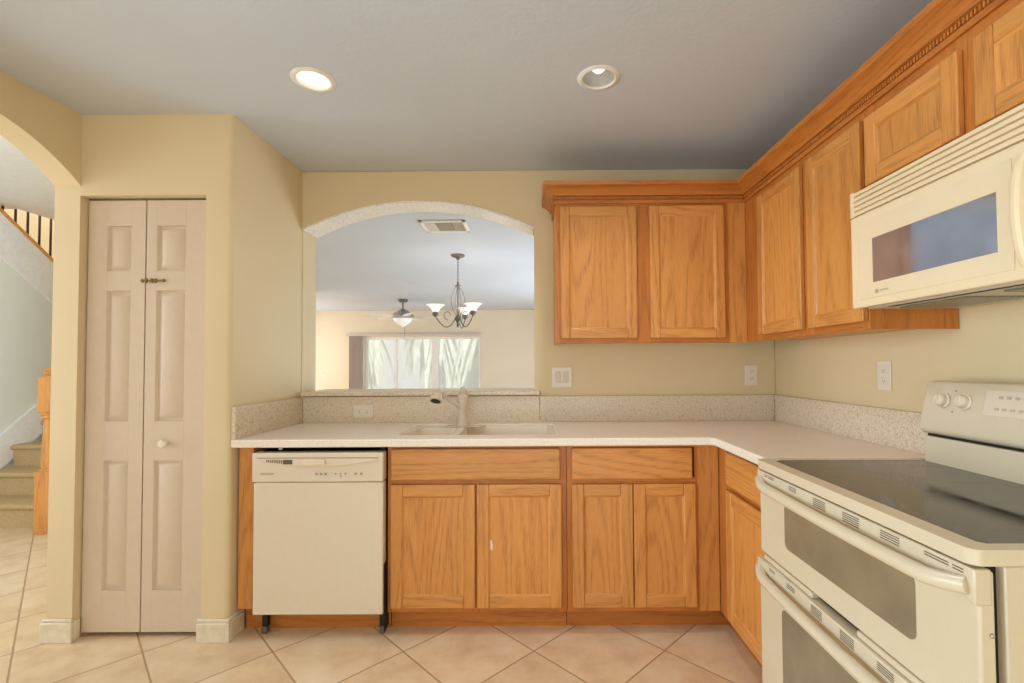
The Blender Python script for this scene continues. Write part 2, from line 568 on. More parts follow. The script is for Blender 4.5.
# white textured lining under the arch
lin_o = [(acx + (AR - 0.0005) * math.sin(-a0 + 2 * a0 * i / 48), acz + (AR - 0.0005) * math.cos(-a0 + 2 * a0 * i / 48)) for i in range(49)]
lin_i = [(acx + (AR - 0.012) * math.sin(-a0 + 2 * a0 * i / 48), acz + (AR - 0.012) * math.cos(-a0 + 2 * a0 * i / 48)) for i in range(49)]
ntw = NT('rough_white_plaster')
mpw = coords(ntw); nzw = ntw.n('ShaderNodeTexNoise', i_Scale=70.0, i_Detail=3.0); ntw.l(mpw, 0, nzw, 'Vector')
ntw.base(ntw.ramp(nzw.outputs['Fac'], [(0.35, lin((226, 226, 224))), (0.6, lin((246, 246, 244)))])); ntw.set(0.3, 0.5)
ntw.bump(nzw.outputs['Fac'], 0.4, 0.004)
struct(MB().prism([lin_o + lin_i[::-1]], 'xz', -0.004, BT + 0.004), 'trim_1', ntw.mat)

# pantry box: front with bifold opening, rounded corner, side
PX0, PX1, PZ = -2.123, -1.532, 2.058
r = 0.022
mb = MB()
plan = [(PX1, YP)] + arc2(XP - r, YP + r, r, -PI / 2, 0, 6) + [(XP, 0), (XP - 0.1, 0), (XP - 0.1, YP + 0.1), (PX1, YP + 0.1)]
mb.prism([plan], 'xy', 0, CZ)
mb.box(PX0, PX1, YP, YP + 0.1, PZ, CZ)
mb.box(XA2, PX0, YP, YP + 0.1, 0, CZ)
mb.box(XA2, XA2 + 0.1, YP + 0.1, 0, 0, CZ)
struct(mb, 'wall_pantry', M['wall'])
struct(MB().box(XA2 + 0.101, XP - 0.101, YP + 0.5, -0.005, 0.005, CZ - 0.002), 'wall_pantry_inside', M['dark'])

# wall with the arch to the hall (thickness -2.243 .. -2.12)
ah = arc2(-1.165, 1.492, 0.79, math.asin(0.772), PI - math.asin(0.772), 30)
ah = [(YP + 0.02, 2.09)] + [p for p in ah if p[0] < YP + 0.01 and p[0] > -1.665] + [(-1.667, 2.10)]
mb = MB()
mb.prism([ah + [(-1.667, 0), (-1.85, 0), (-1.85, CZ), (YP + 0.02, CZ)]], 'yz', XA2, XA)
mb.box(XA2, XA, -5.4, -3.85, 0, CZ).box(XA2, XA, -3.85, -1.85, 0, 0.45).box(XA2, XA, -3.85, -1.85, 2.05, CZ)  # gap past the arch added to let the left fill light in
struct(mb, 'wall_left', M['wall'], angle=30)
# wall behind the camera with a wide opening, added to let light in
mb = MB()
mb.box(XA2, -1.7, -5.4, -5.28, 0, CZ); mb.box(1.3, XR + 0.3, -5.4, -5.28, 0, CZ); mb.box(-1.7, 1.3, -5.4, -5.28, 2.3, CZ)
struct(mb, 'wall_rear', M['wall'])

# baseboards
mb = MB()
mb.box(PX1 - 0.012, XP + 0.016, YP - 0.016, YP, 0, 0.088); mb.box(PX1 - 0.012, XP + 0.012, YP - 0.011, YP, 0.088, 0.104)
mb.box(XP, XP + 0.016, YP, -0.56, 0, 0.088); mb.box(XP, XP + 0.012, YP, -0.56, 0.088, 0.104)
struct(mb, 'baseboard_pantry_right', M['board'], bevel=0.004)
mb = MB()
mb.box(XA2 - 0.014, PX0 + 0.010, YP - 0.016, YP, 0, 0.092); mb.box(XA2 - 0.010, PX0 + 0.008, YP - 0.011, YP, 0.092, 0.106)
mb.box(XA2 - 0.014, XA2, YP, YP + 0.3, 0, 0.092)
mb.box(PX0, PX0 + 0.010, YP, YP + 0.03, 0, 0.092)
struct(mb, 'baseboard_pantry_left', M['board'], bevel=0.004)


# ------------------------------------------------------------------ bifold pantry door
def leaf(parent, x0, x1, px, zs):
    yf, t = -0.625, 0.034
    mb = MB()
    d = 0.0115
    z0, z1 = 0.022, 2.047
    mb.box(x0, x1, yf + d, yf + t, z0, z1)
    a, b = px
    mb.box(x0, a, yf, yf + d, z0, z1); mb.box(b, x1, yf, yf + d, z0, z1)
    edges = [z0] + [z for p in zs for z in p] + [z1]
    for k in range(0, len(edges), 2):
        mb.box(a, b, yf, yf + d, edges[k], edges[k + 1])
    for (c0, c1) in zs:
        i1, i2 = 0.011, 0.032
        # moulded slope from the stile face down to the groove
        mb.hexa([(a, yf, c0), (a + 0.009, yf + d, c0), (a + 0.009, yf + d, c1), (a, yf, c1), (a - .001, yf + d, c0), (a, yf + d + .001, c0), (a, yf + d + .001, c1), (a - .001, yf + d, c1)])
        # raised field
        o = [(a + i1, c0 + i1), (b - i1, c0 + i1), (b - i1, c1 - i1), (a + i1, c1 - i1)]
        q = [(a + i2, c0 + i2), (b - i2, c0 + i2), (b - i2, c1 - i2), (a + i2, c1 - i2)]
        mb.hexa([(u, yf + d, v) for u, v in o] + [(u, yf + 0.0015, v) for u, v in q])
    return mb.build('door_leaf', M['door'], parent, bevel=0.0018)


pd = thing('door_1', ((PX0 + PX1) / 2, -0.608, 0.0), 'cream bifold pantry door with six raised panels', 'door', kind='structure')
ZS = [(0.213, 0.814), (1.0, 1.615), (1.710, 1.925)]
l1 = leaf(pd, -2.117, -1.845, (-2.026, -1.912), ZS)
l2 = leaf(pd, -1.839, -1.540, (-1.790, -1.652), ZS)
MB().lathe([(0.007, 0), (0.007, -0.012), (0.017, -0.020), (0.020, -0.028), (0.015, -0.036), (0.004, -0.039)], (-1.729, -0.625, 0.896), 'y', 20).build('knob', M['plate'], l2)['label'] = 'round white door knob'
mb = MB()
mb.box(-1.860, -1.852, -0.629, -0.625, 1.653, 1.671)
for x in (-1.836, -1.810, -1.792): mb.box(x - 0.004, x + 0.004, -0.633, -0.625, 1.652, 1.672)
mb.tube([(-1.860, -0.631, 1.662), (-1.758, -0.631, 1.662)], 0.0035, 8)
mb.lathe([(0.006, 0), (0.007, 0.01), (0.003, 0.014)], (-1.758, -0.631, 1.662), 'x', 10)
mb.build('slide_bolt', M['brass'], l2)['label'] = 'small brass slide bolt across the two leaves'
mb = MB()
mb.box(PX0 + 0.004, PX1 - 0.004, -0.622, -0.594, 2.0495, 2.0575); mb.lathe([(0.006, 0), (0.006, 0.010)], (-2.09, -0.615, 2.047), 'z', 8)
mb.build('track', M['nickel'], pd)


# ------------------------------------------------------------------ oak cabinet helpers
def mapper(axis, face):
    if axis == 'x': return lambda u, w, z: (u, face + w, z)
    return lambda u, w, z: (face + w, u, z)


def ubox(mb, P, u0, u1, w0, w1, z0, z1, mat=0):
    a = P(u0, w0, z0); b = P(u1, w1, z1)
    mb.box(a[0], b[0], a[1], b[1], a[2], b[2], mat)


def oak_door(parent, axis, face, u0, u1, z0, z1, stile=0.055, thick=0.02, label=None):
    P = mapper(axis, face)
    u0, u1 = sorted((u0, u1))
    hm = OAKX if axis == 'x' else OAKY
    mb = MB()
    ubox(mb, P, u0, u0 + stile, 0, thick, z0, z1, 0); ubox(mb, P, u1 - stile, u1, 0, thick, z0, z1, 0)
    e = 0.0004
    ubox(mb, P, u0 + stile + e, u1 - stile - e, 0.0008, thick, z0, z0 + stile, 1); ubox(mb, P, u0 + stile + e, u1 - stile - e, 0.0008, thick, z1 - stile, z1, 1)
    d = mb.build('door', [OAKZ, hm], parent, bevel=0.004, seg=3)
    mb = MB()
    # bead around the recessed field, then the field
    a, b, c, f = u0 + stile, u1 - stile, z0 + stile, z1 - stile
    def strip(p0, p1, q0, q1, mat):
        mb.hexa([P(p0[0], 0.004, p0[1]), P(p1[0], 0.004, p1[1]), P(q1[0], 0.0095, q1[1]), P(q0[0], 0.0095, q0[1]),
                 P(p0[0], 0.012, p0[1]), P(p1[0], 0.012, p1[1]), P(q1[0], 0.012, q1[1]), P(q0[0], 0.012, q0[1])], mat)
    k = 0.009
    strip((a, c), (b, c), (a + k, c + k), (b - k, c + k), 1)
    strip((a, f), (b, f), (a + k, f - k), (b - k, f - k), 1)
    strip((a, c), (a, f), (a + k, c + k), (a + k, f - k), 0)
    strip((b, c), (b, f), (b - k, c + k), (b - k, f - k), 0)
    ubox(mb, P, a + 0.002, b - 0.002, 0.0085, 0.016, c + 0.002, f - 0.002, 0)
    mb.build('door_panel', [OAKZ, hm], d, smooth=False)
    if label: d['label'] = label
    return d


def oak_drawer(parent, axis, face, u0, u1, z0, z1, name='drawer_front'):
    P = mapper(axis, face)
    mb = MB(); ubox(mb, P, min(u0, u1), max(u0, u1), 0, 0.02, z0, z1)
    return mb.build(name, OAKX if axis == 'x' else OAKY, parent, bevel=0.007, seg=3)


def face_frame(parent, axis, face, uprights, rails, z0, z1, thick=0.02):
    """uprights: list of (u0,u1); rails: list of (u0,u1,z0,z1)"""
    P = mapper(axis, face)
    mb = MB()
    for u0, u1 in uprights: ubox(mb, P, u0, u1, 0, thick, z0, z1, 0)
    for u0, u1, a, b in rails: ubox(mb, P, u0, u1, 0.0006, thick, a, b, 1)
    return mb.build('face_frame', [FRZ, FRX if axis == 'x' else FRY], parent, bevel=0.001)


# ------------------------------------------------------------------ base cabinets along the back wall
YF = -0.61
YD = -0.63
RX = 0.862     # face of the right-hand run


def base_back(name, x0, x1, doors, drawer, label, extra_up=(), filler=None, stile_l=0.018, stile_r=0.018):
    t = thing(name, ((x0 + x1) / 2, -0.31, 0), label, 'cabinet', 'oak base cabinets')
    bd = MB()
    bd.box(x0 + 0.001, x0 + 0.017, -0.589, -0.03, 0.105, 0.86); bd.box(x1 - 0.017, x1 - 0.001, -0.589, -0.03, 0.105, 0.86)
    bd.box(x0 + 0.0172, x1 - 0.0172, -0.589, -0.03, 0.105, 0.121); bd.box(x0 + 0.0172, x1 - 0.0172, -0.045, -0.03, 0.1212, 0.86)
    bd.build('body', OAKX, t)
    ups = [(x0, x0 + stile_l), (x1 - stile_r, x1)] + list(extra_up)
    rl = [(x0 + 0.012, x1 - 0.012, 0.862, 0.876), (x0 + 0.012, x1 - 0.012, 0.690, 0.722), (x0 + 0.012, x1 - 0.012, 0.1, 0.13)]
    face_frame(t, 'x', YF, ups, rl, 0.1, 0.876)
    ds = [oak_door(t, 'x', YD, *d) for d in doors]
    if 'sink' in name:
        MB().prism([[(-0.212, 0.394), (-0.203, 0.388), (-0.200, 0.412), (-0.206, 0.440), (-0.214, 0.426)]], 'xz', YD + 0.0079, YD + 0.0086).build('bare_chip', M['plate'], ds[1])['label'] = 'pale chip worn into the door'
    oak_drawer(t, 'x', YD, *drawer, name='false_drawer_front' if 'sink' in name else 'drawer_front')
    MB().box(x0, RX + 0.064 if filler else x1, -0.545, -0.53, 0, 0.102).build('toe_kick', FRX, t, bevel=0.001)
    if filler:
        MB().box(filler[0], filler[1], YF - 0.002, YF + 0.02, 0.1, 0.876).build('corner_filler', OAKZ, t, bevel=0.001)
    return t


base_back('sink_cabinet', -0.695, 0.145, [(-0.677, -0.283, 0.125, 0.695), (-0.273, 0.121, 0.125, 0.695)], (-0.677, 0.117, 0.716, 0.862),
          'oak two-door base cabinet under the sink, beside the dishwasher', extra_up=[(-0.31, -0.25)], stile_r=0.04)
base_back('base_cabinet', 0.147, 0.766, [(0.171, 0.454, 0.125, 0.694), (0.458, 0.748, 0.125, 0.694)], (0.172, 0.735, 0.716, 0.862),
          'oak two-door base cabinet with one drawer, right of the sink cabinet', filler=(0.764, RX - 0.002), stile_l=0.03)

# return run toward the range
t = thing('corner_base_cabinet', (1.13, -0.92, 0), 'narrow oak base cabinet with drawer, squeezed between corner and range', 'cabinet', 'oak base cabinets')
MB().box(RX + 0.021, XR - 0.03, -1.180, -0.62, 0.105, 0.86).build('body', OAKY, t)
face_frame(t, 'y', RX, [(-0.70, -0.612), (-1.185, -1.15)], [(-1.17, -0.69, 0.862, 0.876), (-1.17, -0.69, 0.69, 0.72), (-1.17, -0.69, 0.1, 0.13)], 0.1, 0.876)
oak_door(t, 'y', RX - 0.02, -1.170, -0.735, 0.125, 0.694)
oak_drawer(t, 'y', RX - 0.02, -1.170, -0.735, 0.716, 0.862)
MB().box(RX + 0.065, RX + 0.08, -1.185, -0.55, 0, 0.102).build('toe_kick', FRY, t)

# end panel left of the dishwasher
t = thing('end_panel', (-1.37, -0.31, 0), 'oak end panel between pantry wall and dishwasher', 'cabinet panel')
MB().box(-1.398, -1.330, YF, -0.03, 0.118, 0.874).build('panel', OAKZ, t, bevel=0.001)
MB().box(-1.393, -0.697, -0.552, -0.53, 0.0, 0.105).build('toe_kick', FRX, t)

# ------------------------------------------------------------------ worktop with backsplash, sink, ledge
CT, CB = 0.914, 0.877
CXF, CYF = 0.822, -0.660
sk = rrect(-0.675, 0.105, -0.535, -0.112, 0.03)
ct = thing('countertop', (0, -0.33, CB), 'speckled beige L-shaped countertop with backsplashes along walls', 'countertop')
rr_ = 0.03
inner = [(CXF - rr_, CYF), (CXF, CYF - rr_)]
slab = [(XP + 0.002, -0.003), (XP + 0.002, CYF)] + [(CXF - 0.02, CYF), (CXF - 0.007, CYF - 0.006), (CXF, CYF - 0.02)] + [(CXF, -1.190), (XR - 0.003, -1.190), (XR - 0.003, -0.003)]
MB().prism([slab, sk], 'xy', CB, CT).build('slab', M['counter'], ct, bevel=0.006, seg=3)
BZ = 1.066
MB().box(0.03, XR - 0.024, -0.023, -0.002, CT, BZ).build('backsplash', M['splash'], ct, bevel=0.002)
MB().box(-1.388, 0.028, -0.023, -0.002, CT, 1.069).build('backsplash', M['splash'], ct, bevel=0.002)
MB().box(XP + 0.001, XP + 0.020, CYF + 0.006, -0.002, CT, BZ).build('backsplash', M['splash'], ct, bevel=0.002)
MB().box(XR - 0.022, XR - 0.002, -1.190, -0.002, CT, BZ).build('backsplash', M['splash'], ct, bevel=0.002)
led = MB().prism([[(-1.392, -0.048), (0.028, -0.048), (0.034, -0.03), (0.034, -0.002), (-0.002, -0.002), (-0.002, BT + 0.12), (-1.372, BT + 0.12), (-1.372, -0.002), (-1.392, -0.002)]], 'xy', 1.0735, 1.1005).build('bar_ledge', M['splash'], None, bevel=0.006, seg=3)
tag(led, 'beige ledge capping the half wall in the arched opening', 'ledge')

# sink: two basins with divider, set in the cut-out
sn = thing('kitchen_sink', (-0.30, -0.31, 0.73), 'almond double-bowl kitchen sink set in the countertop', 'sink')


def basin(x0, x1, y0, y1, depth):
    mb = MB()
    top = rrect(x0, x1, y0, y1, 0.05, 6); bot = rrect(x0 + 0.02, x1 - 0.02, y0 + 0.02, y1 - 0.02, 0.05, 6)
    n = len(top)
    T = [mb.bm.verts.new((u, v, 0.905)) for u, v in top]
    B = [mb.bm.verts.new((u, v, 0.905 - depth)) for u, v in bot]
    for i in range(n): mb._f((T[i], T[(i + 1) % n], B[(i + 1) % n], B[i]), 0)
    mb._f(B, 0)
    o = mb.build('basin', M['sink'], sn)
    MB().lathe([(0.038, 0), (0.038, 0.003), (0.03, 0.004), (0.028, -0.002)], ((x0 + x1) / 2, (y0 + y1) / 2, 0.905 - depth + 0.001), 'z', 20).build('drain', M['chrome'], o)
    return o


b1, b2 = (-0.660, -0.42, -0.520, -0.225), (-0.385, 0.090, -0.520, -0.128)
basin(*b1, 0.15); basin(*b2, 0.18)
MB().prism([rrect(-0.6745, 0.1045, -0.5345, -0.1125, 0.03), rrect(*b1, 0.05, 6), rrect(*b2, 0.05, 6)], 'xy', 0.897, 0.9065).build('deck', M['sink'], sn)

# faucet
fx, fy = -0.410, -0.165
fc = thing('kitchen_faucet', (fx, fy, 0.9065), 'bisque single-lever kitchen faucet with pull-out sprayer head', 'faucet')
MB().lathe([(0.038, 0.0), (0.038, 0.012), (0.031, 0.03), (0.026, 0.075), (0.027, 0.10), (0.032, 0.115), (0.032, 0.150), (0.028, 0.158), (0.027, 0.176), (0.022, 0.184)], (fx, fy, 0.907), 'z', 24).build('body', M['faucet'], fc)
mb = MB()
mb.tube([(fx + 0.004, fy, 1.088), (fx + 0.003, fy - 0.01, 1.108), (fx - 0.001, fy + 0.005, 1.126)], 0.013, 10, radii=[0.024, 0.021, 0.010])
mb.tube([(fx, fy, 1.108), (fx + 0.002, fy + 0.04, 1.126)], 0.008, 8)
mb.build('lever', M['faucet'], fc)
sp = [(fx - 0.012, fy - 0.012, 1.022), (fx - 0.035, fy - 0.04, 1.040), (fx - 0.078, fy - 0.08, 1.076), (fx - 0.116, fy - 0.106, 1.108)]
MB().tube(sp, 0.015, 12, radii=[0.020, 0.011, 0.010, 0.012]).build('spout', M['faucet'], fc)
hd = Vector((-0.10, -0.50, -0.86)).normalized()
h0 = Vector((fx - 0.118, fy - 0.105, 1.118))
hp = [h0, h0 + hd * 0.012, h0 + hd * 0.03, h0 + hd * 0.055, h0 + hd * 0.066]
hob = MB().tube(hp, 0.02, 16, radii=[0.010, 0.022, 0.027, 0.034, 0.035]).build('spray_head', M['faucet'], fc)
MB().tube([h0 + hd * 0.0655, h0 + hd * 0.068], 0.026, 16).build('nozzle', M['dark'], hob)
MB().prism([rrect(-0.505, -0.275, -0.214, -0.135, 0.03)], 'xy', 0.9068, 0.912).build('deck_plate', M['faucet'], fc, bevel=0.002)


# ------------------------------------------------------------------ dishwasher
dw = thing('dishwasher', (-1.0, -0.32, 0.0), 'cream built-in dishwasher left of the sink cabinet', 'dishwasher')
X0, X1 = -1.306, -0.702
MB().box(X0 + 0.012, X1 - 0.012, -0.60, -0.05, 0.105, 0.865).build('tub', M['dark'], dw)
MB().box(X0 + 0.003, X1 - 0.001, -0.656, -0.605, 0.112, 0.716).build('door_panel', M['bisque'], dw, bevel=0.006, seg=3)
cp = MB().box(X0 - 0.002, X1, -0.660, -0.605, 0.7185, 0.853).build('control_panel', M['bisque'], dw, bevel=0.006, seg=3)
# curved brow that carries the grip
n = 24
lo = [(X0 + 0.035 + (X1 - X0 - 0.06) * i / n, 0.822 - 0.030 * math.sin(PI * i / n) ** 0.8) for i in range(n + 1)]
MB().prism([[(X0 + 0.035, 0.8275)] + lo + [(X1 - 0.025, 0.8275)]], 'xz', -0.671, -0.658).build('grip_brow', M['bisque'], cp, bevel=0.0015)
MB().box(X0 + 0.02, X1 - 0.02, -0.6607, -0.656, 0.8285, 0.832).build('grip_line', M['grey_print'], cp)
MB().prism([rrect(-1.062, -0.962, 0.800, 0.826, 0.010)], 'xz', -0.680, -0.660).build('latch_handle', M['bisque2'], cp, bevel=0.003)
mb = MB()
for k in range(9):
    x = -1.235 + k * 0.0085
    mb.box(x, x + 0.0045, -0.6718, -0.662, 0.806 + 0.001 * (8 - k), 0.824)
mb.box(-1.158, -1.115, -0.6718, -0.662, 0.803, 0.824)
mb.build('vent_slots', M['slot'], cp)
for x, z, rb in ((-1.008, 0.756, 6), (-0.987, 0.756, 6), (-0.966, 0.756, 6), (-0.920, 0.757, 4), (-0.898, 0.757, 4), (-0.898, 0.745, 4), (-0.875, 0.757, 4), (-0.828, 0.756, 6), (-0.802, 0.756, 6)):
    MB().lathe([(rb / 1000, 0), (rb / 1000, -0.0025)], (x, -0.660, z), 'y', 10).build('button', M['grey_print'], cp)
text('brand_print', 'FRIGIDAIRE', 0.0125, (-1.236, -0.6605, 0.757), (PI / 2, 0, 0), M['grey_print'], cp)
for x in (X0 + 0.03, X1 - 0.022):
    lg = MB().box(x - 0.012, x + 0.012, -0.60, -0.575, 0.03, 0.105).build('leg', M['dark'], dw)
    MB().box(x - 0.013, x + 0.013, -0.606, -0.58, 0.0, 0.032).build('foot', M['nickel'], lg, bevel=0.002)
MB().box(-0.7008, -0.698, -0.650, -0.58, 0.03, 0.34).build('side_gap_shade', M['dark'], dw)  # dark strip painted as the shade in the gap beside the door
mb = MB(); mb.box(X0 + 0.03, X1 - 0.03, -0.600, -0.58, 0.853, 0.872); mb.box(-1.215, -1.198, -0.603, -0.60, 0.858, 0.866, 1)
mb.build('mount_rail', [M['dark'], M['chrome']], dw)

# ------------------------------------------------------------------ wall cabinets
UB, UT = 1.368, 2.132
UY = -0.305
UXF = 1.145
wc = thing('wall_cabinet', (0.62, -0.16, UB), 'oak two-door wall cabinet on the wall right of the pass-through arch', 'cabinet', 'oak wall cabinets')
MB().box(0.118, UXF + 0.1, UY + 0.02, -0.003, UB + 0.012, UT).build('body', OAKZ, wc)
face_frame(wc, 'x', UY, [(0.117, 0.150), (0.545, 0.635), (1.015, 1.05)], [(0.14, 1.03, UB, 1.400), (0.14, 1.03, 2.085, UT)], UB, UT)
oak_door(wc, 'x', UY - 0.02, 0.141, 0.554, 1.393, 2.106, stile=0.05)
oak_door(wc, 'x', UY - 0.02, 0.624, 1.024, 1.393, 2.108, stile=0.05)
MB().box(1.050, UXF - 0.001, UY - 0.003, UY + 0.018, UB, UT).build('corner_filler', OAKZ, wc, bevel=0.001)
MB().box(0.117, 0.121, UY + 0.02, -0.003, UB, UT).build('side_panel', OAKZ, wc)

wc = thing('corner_wall_cabinet', (1.3, -0.78, UB), 'tall-doored oak wall cabinet turning the corner, left of the microwave', 'cabinet', 'oak wall cabinets')
YE = -1.238
MB().box(UXF + 0.02, XR - 0.003, YE + 0.002, UY + 0.016, UB + 0.012, UT).build('body', OAKZ, wc)
MB().box(UXF + 0.02, XR - 0.003, YE, YE + 0.004, UB, UT).build('side_panel', FRZ, wc)
face_frame(wc, 'y', UXF, [(-0.48, UY - 0.001), (-0.92, -0.83), (YE, -1.20)], [(-1.22, -0.46, UB, 1.400), (-1.22, -0.46, 2.085, UT)], UB, UT)
oak_door(wc, 'y', UXF - 0.02, -0.858, -0.475, 1.396, 2.092, stile=0.05)
oak_door(wc, 'y', UXF - 0.02, YE + 0.006, -0.905, 1.396, 2.092, stile=0.05)

wc = thing('microwave_cabinet', (1.3, -1.63, 1.835), 'short oak two-door wall cabinet above the microwave', 'cabinet', 'oak wall cabinets')
YG = -2.46
MB().box(UXF + 0.02, XR - 0.003, YG, YE - 0.002, 1.838, UT).build('body', OAKZ, wc)
face_frame(wc, 'y', UXF, [(-1.29, YE - 0.001), (-1.675, -1.58), (-2.04, -1.99), (YG, YG + 0.03)], [(YG + 0.01, YE - 0.02, 1.835, 1.87), (YG + 0.01, YE - 0.02, 2.07, UT)], 1.835, UT)
oak_door(wc, 'y', UXF - 0.02, -1.612, -1.256, 1.853, 2.085, stile=0.052)
oak_door(wc, 'y', UXF - 0.02, -2.02, -1.658, 1.853, 2.085, stile=0.052)

# crown along the top
prof = [(0.001, 2.124), (0.010, 2.124), (0.011, 2.141), (0.003, 2.143), (0.003, 2.164), (0.017, 2.166), (0.023, 2.177), (0.038, 2.193), (0.054, 2.203), (0.066, 2.207), (0.070, 2.226), (0.001, 2.226)]
mb = MB()
xl = 0.117
secs = []
for kind in range(4):
    ring = []
    for d, z in prof:
        p = [(xl - d, -0.003), (xl - d, UY - d), (UXF - d, UY - d), (UXF - d, YG)][kind]
        ring.append(mb.bm.verts.new((p[0], p[1], z)))
    secs.append(ring)
for s, (a, b) in enumerate(zip(secs, secs[1:])):
    for i in range(len(prof)):
        mb._f((a[i], a[(i + 1) % len(prof)], b[(i + 1) % len(prof)], b[i]), 0 if s == 1 else 1)
mb._f(secs[0], 1); mb._f(secs[-1][::-1], 1)
cr = mb.build('crown_moulding', [FRX, FRY], None, angle=25)
tag(cr, 'oak crown moulding with a beaded band along the wall cabinet tops', 'moulding')
mb = MB()
x = xl - 0.004
while x < UXF - 0.016:
    mb.box(x, x + 0.006, UY - 0.011, UY - 0.002, 2.146, 2.161); x += 0.0115
y = UY - 0.018
while y > YG:
    mb.box(UXF - 0.011, UXF - 0.002, y - 0.006, y, 2.146, 2.161); y -= 0.0115
y = -0.01
while y > UY:
    mb.box(xl - 0.011, xl - 0.002, y - 0.006, y, 2.146, 2.161); y -= 0.0115
mb.build('bead_band', [FRZ], cr, smooth=False)

# ------------------------------------------------------------------ microwave
mw = thing('microwave', (1.27, -1.625, 1.436), 'almond over-the-range microwave hung under the short oak cabinet', 'microwave')
MX, MY0, MY1, MZ0, MZ1 = 1.083, -2.004, -1.243, 1.436, 1.831
MB().box(MX + 0.03, XR - 0.004, MY0, MY1, MZ0 + 0.004, MZ1).build('body', M['mw'], mw, bevel=0.003)
mb = MB()
mb.box(MX + 0.012, MX + 0.03, MY0, MY1, 1.745, MZ1)
for k in range(5):
    z = 1.7475 + k * 0.0168
    mb.hexa([(MX, MY0, z), (MX + 0.014, MY0, z), (MX + 0.014, MY1, z), (MX, MY1, z), (MX + 0.001, MY0, z + 0.011), (MX + 0.014, MY0, z + 0.0145), (MX + 0.014, MY1, z + 0.0145), (MX + 0.001, MY1, z + 0.011)])
for a, b in ((MY1 - 0.018, MY1), (MY0, MY0 + 0.018)): mb.box(MX + 0.0005, MX + 0.012, a, b, 1.7455, MZ1 - 0.0005)
mb.build('vent_grille', M['mw'], mw, bevel=0.001)
wy0, wy1, wz0, wz1 = -1.753, -1.346, 1.510, 1.652
dr = MB().prism([rrect(-1.838, MY1, MZ0, 1.7425, 0.006, 3)], 'yz', MX, MX + 0.028).build('door', M['mw'], mw, bevel=0.004, seg=3)
MB().prism([rrect(-1.79, -1.278, 1.462, 1.716, 0.004, 3), [(wy0, wz0), (wy1, wz0), (wy1, wz1), (wy0, wz1)]], 'yz', MX - 0.0022, MX + 0.001).build('door_glass', M['mwglass'], dr)
MB().box(MX - 0.0018, MX + 0.0008, wy0, wy1, wz0, wz1).build('window', M['mwwindow'], dr)
hpts = []
for i in range(13):
    s = i / 12
    hpts.append((MX - 0.002 - 0.020 * math.sin(PI * s) ** 0.6, -1.820, 1.468 + 0.238 * s))
MB().tube(hpts, 0.013, 10).build('handle', M['mw'], dr)
lg = MB()
lg.prism([rrect(-1.369, -1.357, 1.474, 1.486, 0.002, 2), rrect(-1.367, -1.359, 1.476, 1.484, 0.001, 2)], 'yz', MX - 0.003, MX - 0.002)
lg.box(MX - 0.003, MX - 0.002, -1.3655, -1.3638, 1.477, 1.483); lg.box(MX - 0.003, MX - 0.002, -1.3622, -1.3605, 1.477, 1.483)
lg.build('emblem', M['grey_print'], dr)
text('brand_print', 'MAYTAG', 0.009, (MX - 0.0025, -1.393, 1.480), (PI / 2, 0, -PI / 2), M['grey_print'], dr)
kp = MB().prism([rrect(MY0, -1.840, MZ0, 1.7425, 0.006, 3)], 'yz', MX, MX + 0.028).build('control_panel', M['mw'], mw, bevel=0.004, seg=3)
mb = MB(); mb.box(MX - 0.001, MX + 0.001, -1.985, -1.858, 1.685, 1.722)
kp2 = mb.build('display', M['dark'], kp)
for i in range(3):
    for j in range(6):
        MB().box(MX - 0.001, MX + 0.001, -1.980 + i * 0.043, -1.946 + i * 0.043, 1.465 + j * 0.034, 1.488 + j * 0.034).build('key', M['bisque2'], kp)
mb = MB(); mb.box(MX + 0.04, XR - 0.03, MY0 + 0.02, MY1 - 0.02, MZ0 - 0.001, MZ0 + 0.005)
bt = mb.build('underside', M['avent'], mw)
for (a, b) in ((-1.56, -1.32), (-1.90, -1.66)):
    MB().box(MX + 0.10, MX + 0.27, a, b, MZ0 - 0.006, MZ0 - 0.0008).build('grease_filter', M['mesh'], bt, bevel=0.002)
for a, b, q in ((0.055, 0.068, 0.09), (0.285, 0.295, 0.06)): MB().box(MX + a, MX + b, MY0 + 0.05, MY1 - q, MZ0 - 0.0022, MZ0 - 0.0005).build('underside_slot', M['dark'], bt)

# ------------------------------------------------------------------ double oven range
RY0, RY1 = -2.010, -1.198
rg = thing('range', (1.08, (RY0 + RY1) / 2, 0), 'cream double-oven electric range with smoked glass cooktop', 'range')
MB().box(0.825, 1.37, RY0 + 0.003, RY1 - 0.003, 0.03, 0.893).build('body', M['range'], rg, bevel=0.003)
for x in (0.87, 1.32):
    for y in (RY0 + 0.05, RY1 - 0.05):
        MB().lathe([(0.016, 0.0), (0.016, 0.005), (0.009, -0.004), (0.009, 0.032)], (x, y, 0), 'z', 12).build('leveling_foot', M['dark'], rg)
# cooktop: enamel rim with a glass field
rim = rrect(0.766, 1.372, RY0, RY1, 0.022, 6)
gls = [(0.838, RY1 - 0.020), (1.335, RY1 - 0.026), (1.335, RY0 + 0.032), (0.822, RY0 + 0.032), (0.812, RY0 + 0.042), (0.812, RY1 - 0.045)]
tp = MB().prism([rim, gls], 'xy', 0.895, 0.9235).build('cooktop_rim', M['range'], rg, bevel=0.006, seg=3)
MB().prism([gls], 'xy', 0.900, 0.9215).build('glass_cooktop', M['cooktop'], tp)
for (cx, cy, rr) in ((0.95, -1.43, 0.09), (0.95, -1.80, 0.115), (1.21, -1.43, 0.115), (1.21, -1.80, 0.09)):
    MB().lathe([(rr - 0.0015, 0.9216), (rr, 0.9216), (rr, 0.9217), (rr - 0.0015, 0.9217), (rr - 0.0015, 0.9216)], (cx, cy, 0), 'z', 48, closed=True).build('burner_ring', M['ovenglass'], tp)
